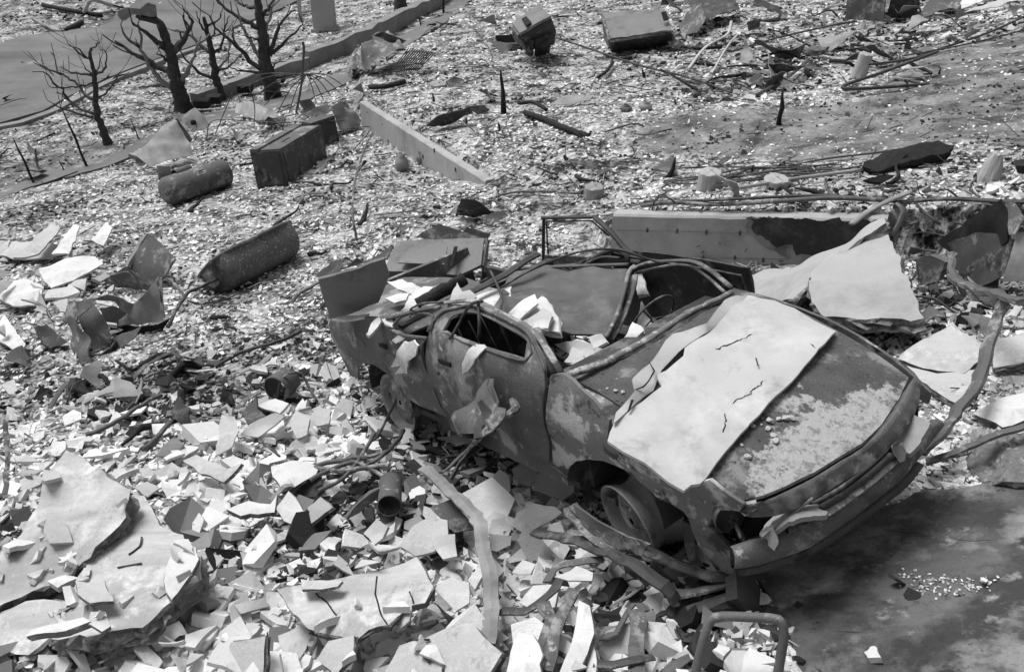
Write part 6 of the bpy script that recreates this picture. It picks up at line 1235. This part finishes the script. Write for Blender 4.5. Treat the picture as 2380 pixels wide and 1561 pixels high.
tree((1290,800), [(1290,800,110),(1250,640,92),(1210,500,84),(1190,370,74),(1165,300,62),(1130,200,55),(1105,150,48),(1040,140,38),(950,105,26)],
 [(36,(1190,500),(1100,465),(1010,410),(920,375),(860,330),(800,285)),(34,(1200,610),(1130,570),(1080,510),(1030,430),(980,350),(985,270),(960,170)),(22,(980,330),(900,280),(860,230),(840,170)),(34,(1165,345),(1080,280),(1000,220),(920,155)),(46,(1200,370),(1270,290),(1310,220),(1345,145)),(16,(1345,160),(1300,90),(1270,40)),(22,(1200,600),(1120,595),(1040,605),(965,610)),(18,(1160,420),(1130,390),(1090,378)),(30,(1270,560),(1310,490),(1350,400),(1380,300)),(12,(1320,200),(1280,120),(1290,60))],
 'thick burnt tree with a curled tin sheet caught in its top', pale=(1, 8))
tree((1550,720), [(1550,720,58),(1520,600,48),(1490,470,42),(1475,370,36),(1450,250,28),(1420,120,18)],
 [(20,(1500,550),(1420,520),(1350,470),(1300,420),(1250,350)),(18,(1505,510),(1560,430),(1600,380),(1590,260),(1610,180)),(22,(1475,375),(1400,320),(1350,270),(1290,230),(1200,210)),(18,(1480,380),(1540,320),(1560,230),(1600,110)),(15,(1440,230),(1390,160),(1370,80)),(13,(1450,180),(1520,140),(1550,70)),(15,(1510,505),(1600,460),(1680,385)),(12,(1460,280),(1500,220),(1470,120))],
 'slender burnt tree between the two thick ones', pale=(1,))
tree((1910,715), [(1910,715,96),(1880,560,84),(1850,470,74),(1840,380,66),(1835,250,58),(1810,120,48),(1790,0,38),(1770,-120,26)],
 [(28,(1830,490),(1760,440),(1680,350),(1600,280),(1520,220),(1460,110)),(24,(1880,390),(1980,300),(2050,230),(2112,168)),(26,(1890,370),(1930,230),(1990,120),(2062,72)),(30,(1805,200),(1740,160),(1620,100),(1550,40),(1500,-20)),(24,(1810,400),(1750,300),(1680,160),(1650,50)),(24,(1825,110),(1870,60),(1920,-20)),(22,(1790,60),(1700,40),(1620,-10)),(18,(1825,505),(1740,500),(1640,480),(1590,455)),(24,(1850,215),(1880,110),(1925,-40)),(12,(1880,510),(1920,450),(1990,430)),(16,(1820,300),(1760,260),(1700,250)),(15,(1700,370),(1640,300),(1620,180))],
 'tall burnt tree reaching out of the top of the photo', pale=(4, 8))
tree((1290*3/3+1514,90), [(2800,95,80),(2790,40,66),(2780,-60,50)], [(30,(2785,0),(2740,-60),(2700,-90)),(22,(2790,20),(2840,-40),(2860,-90))], 'burnt stump with bare trunk cut by the top edge')
b = MB(); ca = G(430,250, 0); 
tp = [lvl(*ray_) for ray_ in ()]
B0 = G(430,267,-.1); D0 = B0[1]
def atd(x, y, dy=0): d = ray(x, y); return CAMPOS+(D0+dy)/d[1]*d
tin_s = slab('tin_sheet', [atd(270,24,-.2), atd(318,16,-.3), atd(362,10,-.3), atd(366,40,.1), atd(325,38,.15), atd(284,50,.1), atd(275,40,0)], .012, MAT['tin'], rag=.004, bump=.05, seed=700); tag(tin_s, 'curled tin sheet caught in the top of the thick burnt tree', 'tin sheet')
# top left heap: fallen pale branch and planks beside the road
for i, (px, r, lab, mt_) in enumerate((([(196,28,.1),(205,10,.5),(215,0,.7),(260,12,.2)], .06, 'pale forked branch beyond the road at the top left', 'plaster_mid'), ([(100,12,.1),(150,22,.1),(235,36,.06)], .07, 'dark log beyond the road at the top left', 'char'), ([(75,42,.06),(110,62,.06),(145,72,.06),(190,48,.06)], .05, 'thin frame of a fallen board beyond the road', 'tin'), ([(150,72,.05),(170,62,.08),(190,52,.05)], .08, 'dark bundle at the road edge, top left', 'char'), ([(215,0,.4),(260,12,.2),(300,22,.05)], .03, 'thin twig trailing from the pale forked branch', 'char'))):
    P = curve([G(*q) for q in px], .2); o0 = P[0].copy(); b = MB(o0); b.tube(P, r, 7, True, None, .12, i); o = b.build('fallen_branch', MAT[mt_], None, True); o.location = o0; tag(o, lab, 'branch')
# post by the road at the top: pale square gate pier
b0 = G(757,78,-.1); b = MB(); b.box((0,0,.75), np.eye(3), (.30,.25,.75)); b.box((0,0,.1), np.eye(3), (.36,.31,.10)); o = b.build('gate_pier', MAT['concrete']); o.location = b0; tag(o, 'pale square concrete gate pier at the top edge beyond the trees', 'gate pier')
b = MB(); b.box((0,0,.6), np.eye(3), (.05,.05,.7)); o = b.build('post', MAT['concrete']); o.location = G(700,55,-.1); tag(o, 'thin pale post left of the gate pier', 'post')

# ------------------------------------------------------------------ loose single shards: the largest of the litter, each its own thing
LM = [('the bathtub',600,600),('the water tank',450,440),('the washing machine',680,370),('the retaining wall',980,370),('the slab peak',200,1150),('the broad grey slab',330,1350),('the cracked bottom slab',820,1400),('the rod bundle',820,1080),('the rusty can',905,1150),('the bent metal strip',1110,1260),('the rear wheel',890,920),('the front door',1130,960),('the front wheel',1440,1200),('the tube frame',1720,1480),('the long plaster strip',1345,1500),('the iron hoop',690,900),('the crumpled dark sheet',260,760),('the dark cube',340,610),('the folded sheet heap',90,640),('the trunk lid',800,690),('the cabinet',1010,600),('the stained wall',1700,560),('the triangular slab',2010,650),('the paving slabs',2190,850),('the pointed stump',520,1010),('the left edge pipe',20,1080)]
used = {}
def shards(n, region, smin, smax, seed, grey=.25, lift=.08, only=False):
    r = np.random.default_rng(seed); k = 0
    while k < n:
        px, py = r.uniform(region[0], region[2]), r.uniform(region[1], region[3])
        if region[4] is not None and not pip([px], [py], region[4])[0]: continue
        s = smin*(smax/smin)**r.random(); c = G(px, py, r.uniform(.02, lift)); hq = onmesh(BIG, px, py, .01)
        if hq and hq[1][2] > .3: c = hq[0]
        elif only: continue
        if hq and not only and r.random() < .8: continue
        nv = r.integers(4, 7); ang = np.sort(r.uniform(0, 6.283, nv)*.35+.65*np.arange(nv)*6.283/nv); rd = r.uniform(.6, 1.1, nv)*s*.55; asp = r.uniform(.5, 1)
        nn = np.array([r.normal(0, .38), r.normal(-.08, .38), 1]); nn /= np.linalg.norm(nn); u = np.cross(nn, [0, 1, 0]); u /= np.linalg.norm(u); v = np.cross(nn, u); a0 = r.uniform(0, 6.28); u, v = u*math.cos(a0)+v*math.sin(a0), v*math.cos(a0)-u*math.sin(a0)
        c = c+np.array([0, 0, s*.12]); cv = r.uniform(-.12, .12)*s
        pts = [c+u*math.cos(a)*q+v*math.sin(a)*q*asp+nn*cv*(math.cos(2*a)) for a, q in zip(ang, rd)]
        t = r.random(); m_, tone = (('plaster', 'white') if t < .45 else ('plaster_mid', 'pale') if t < 1-grey else ('plaster_grey', 'grey'))
        o = slab('plaster_shard', pts, r.uniform(.014, .04), MAT[m_], rag=s*.025, res=max(.05, s*.3), bump=.006, step=max(.03, s*.14), seed=int(r.integers(1e6)), curl=r.uniform(-.08, .08)*s)
        L_ = sorted(LM, key=lambda q: (q[1]-px)**2+(q[2]-py)**2)[0]; side = ('left of', 'right of')[px > L_[1]] if abs(px-L_[1]) > abs(py-L_[2]) else ('behind', 'in front of')[py > L_[2]]
        shape = {4: 'four-sided', 5: 'five-sided', 6: 'many-sided'}[int(nv)]; size = 'small' if s < .13 else 'middling' if s < .19 else 'large'
        lab = f'{size} {tone} {shape} plaster shard {side} {L_[0]}'; used.setdefault(lab, []).append(o); k += 1
        tag(o, lab, 'shard')
shards(150, (0,1000,1250,1561,[(0,1050),(430,1030),(760,900),(1000,1080),(1250,1150),(1250,1561),(0,1561)]), .10, .27, 1)
shards(20, (0,1060,300,1470,[(150,1060),(110,1200),(190,1260),(230,1440),(60,1470),(0,1400),(0,1200)]), .06, .17, 8, only=True); shards(5, (250,1300,470,1470,None), .05, .12, 9, only=True)
shards(34, (560,850,1000,1100,None), .08, .20, 2)
shards(44, (-20,520,280,780,None), .16, .46, 3, grey=.15, lift=.2)
shards(22, (1180,1290,1560,1561,None), .07, .17, 4)
shards(26, (1600,1440,1800,1561,None), .05, .11, 5, .15)
shards(26, (150,780,760,1000,None), .07, .2, 6)
shards(16, (1650,480,2050,500,None), .05, .14, 7, .1, .05)
for lab, L_ in used.items():
    if len(L_) > 1:
        for o in L_: o['group'] = lab.split(' plaster shard ')[0]+' shards '+lab.split(' plaster shard ')[1]

# ------------------------------------------------------------------ scattered scrap and sticks, each its own thing
LM2 = LM+[('the refrigerator',1480,70),('the tipped oven',1250,70),('the tall pale pier',1995,170),('the squat round stub',1895,125),('the charred beam',2110,360),('the round broken pier',1646,430),('the tall black post',1165,230),('the crumpled hood',870,130),('the smallest tree',230,250),('the thick tree',420,180),('the gate pier',755,40),('the crushed body shell',2270,570),('the tin box front',2010,20),('the short black stump',1318,370),('the leaning panel',370,330),('the wire canopy',700,220),('the clay jars',960,385),('the slope post',1815,250),('the folded sheet',1100,480),('the bent plate heap',1800,190)]
used2 = {}
def scraps(n, region, smin, smax, seed, kinds='sspl'):
    r = np.random.default_rng(seed)
    for k in range(n):
        px, py = r.uniform(region[0], region[2]), r.uniform(region[1], region[3]); c = G(px, py, .03); s = smin*(smax/smin)**r.random(); kd = kinds[r.integers(0, len(kinds))]; yaw = r.uniform(0, 6.28); u = np.array([math.cos(yaw), math.sin(yaw), 0]); v = np.array([-u[1], u[0], 0])
        if kd == 's':
            nn = np.array([r.normal(0, .5), r.normal(0, .5), 1]); nn /= np.linalg.norm(nn); u = u-nn*(u@nn); u /= np.linalg.norm(u); v = np.cross(nn, u); q = r.integers(4, 7); c = c+np.array([0, 0, s*.2])
            an = np.sort(r.uniform(0, 6.283, q)*.45+.55*np.arange(q)*6.283/q); cv = r.uniform(-.5, .5)*s; pts = [c+u*math.cos(a)*s*.6*r.uniform(.6, 1.1)+v*math.sin(a)*s*.38*r.uniform(.6, 1.1)+nn*cv*math.cos(2*a)*.5 for a in an]
            m_, w_ = [('metal_dark', 'black'), ('metal', 'dark'), ('tin', 'grey')][r.integers(0, 3)]; o = slab('metal_scrap', pts, .008, MAT[m_], rag=s*.02, res=.07, bump=.02, seed=int(r.integers(1e6)), step=.05); nm = w_+' bent metal scrap'; cat = 'scrap'
        else:
            L_ = s*{'p': 1.3, 'l': 1.0, 'k': 1.2}[kd]; e = r.normal(0, .12); P = [c-u*L_*.5, c-u*L_*.15+v*L_*r.normal(0, .12)+[0, 0, abs(r.normal(0, .08))*L_], c+u*L_*.2+v*L_*r.normal(0, .1)+[0, 0, abs(r.normal(0, .1))*L_], c+u*L_*.5+[0, 0, r.uniform(0, .25)*L_]]; P = curve(P, .06); o0 = P[0].copy(); b = MB(o0)
            if kd == 'p': b.tube(P, r.uniform(.007, .014), 6, True, None, .05); m_, nm, cat, on = 'metal_dark', 'thin bent rusty rod', 'rod', 'rusty_rod'
            elif kd == 'k': m = len(P); b.tube(P, list(np.linspace(.035, .012, m)*r.uniform(.6, 1.2)), 7, True, None, .25, k); m_, nm, cat, on = 'char', 'short charred stick', 'stick', 'charred_stick'
            else: b.tube(P, r.uniform(.02, .035), 6, True, .25, .12, k); m_, w_ = [('tin', 'grey'), ('metal', 'dark'), ('plaster_mid', 'pale')][r.integers(0, 3)]; nm, cat, on = w_+' flat twisted lath', 'lath', 'lath'
            o = b.build(on, MAT[m_], None, cat != 'lath'); o.location = o0
        L_ = sorted(LM2, key=lambda q: (q[1]-px)**2+(q[2]-py)**2)[0]; side = ('left of', 'right of')[px > L_[1]] if abs(px-L_[1]) > abs(py-L_[2]) else ('behind', 'in front of')[py > L_[2]]
        lab = nm+' '+side+' '+L_[0]; used2.setdefault(lab, []).append(o); tag(o, lab, cat)
scraps(14, (600,190,870,320), .35, .8, 54, 'ssp'); scraps(75, (1540,-10,2150,210), .35, 1.2, 31, 'ssspkkl'); scraps(16, (2000,0,2380,120), .3, .9, 51, 'sspl'); scraps(14, (1100,40,1420,160), .3, .7, 52, 'sspl'); scraps(14, (270,250,880,470), .3, .7, 53, 'sslp'); scraps(26, (0,770,580,1060), .15, .45, 32, 'sspkl'); scraps(14, (1040,110,1560,260), .2, .6, 33, 'spkl')
scraps(28, (280,260,880,520), .18, .6, 34, 'sspkll'); scraps(22, (1300,380,2380,480), .2, .6, 35, 'pplks'); scraps(20, (150,640,700,1000), .15, .5, 55, 'sspkl'); scraps(10, (1180,300,1560,470), .15, .5, 56, 'sspl'); scraps(14, (640,480,1000,720), .12, .4, 36, 'spkl'); scraps(34, (2070,450,2400,800), .15, .5, 37, 'sssppl'); scraps(22, (0,170,760,430), .3, .9, 38, 'kkpls'); scraps(10, (1380,620,1700,640), .1, .3, 39, 'spl'); scraps(14, (850,950,1330,1150), .1, .3, 40, 'sspkl'); scraps(12, (1150,1290,1620,1561), .15, .4, 41, 'sslp'); scraps(10, (1000,0,1400,80), .3, .7, 42, 'spkl')
for lab, L_ in used2.items():
    if len(L_) > 1:
        for o in L_: o['group'] = lab.replace('scrap', 'scraps').replace(' rod', ' rods').replace(' stick', ' sticks').replace(' lath', ' laths')

for i, px in enumerate(([(1760,1345),(1775,1370),(1792,1400),(1800,1412)], [(1930,1468),(1960,1470),(1990,1466),(2010,1470)], [(2030,1225),(2070,1232),(2110,1238),(2160,1236)], [(2200,1250),(2260,1255),(2320,1252)])):
    rod('crack', [(a, c+random.uniform(-3,3), .020) for a, c in px], [.001, .012 if i == 0 else .004, .001], MAT['soot'], 5, 'crack', ['wide black crack at the driveway edge under the bumper corner', 'thin crack across the pale part of the driveway', 'dark crack in the driveway in front of the bumper', 'short crack on the right side of the driveway'][i], jit=.4, flat=.4)
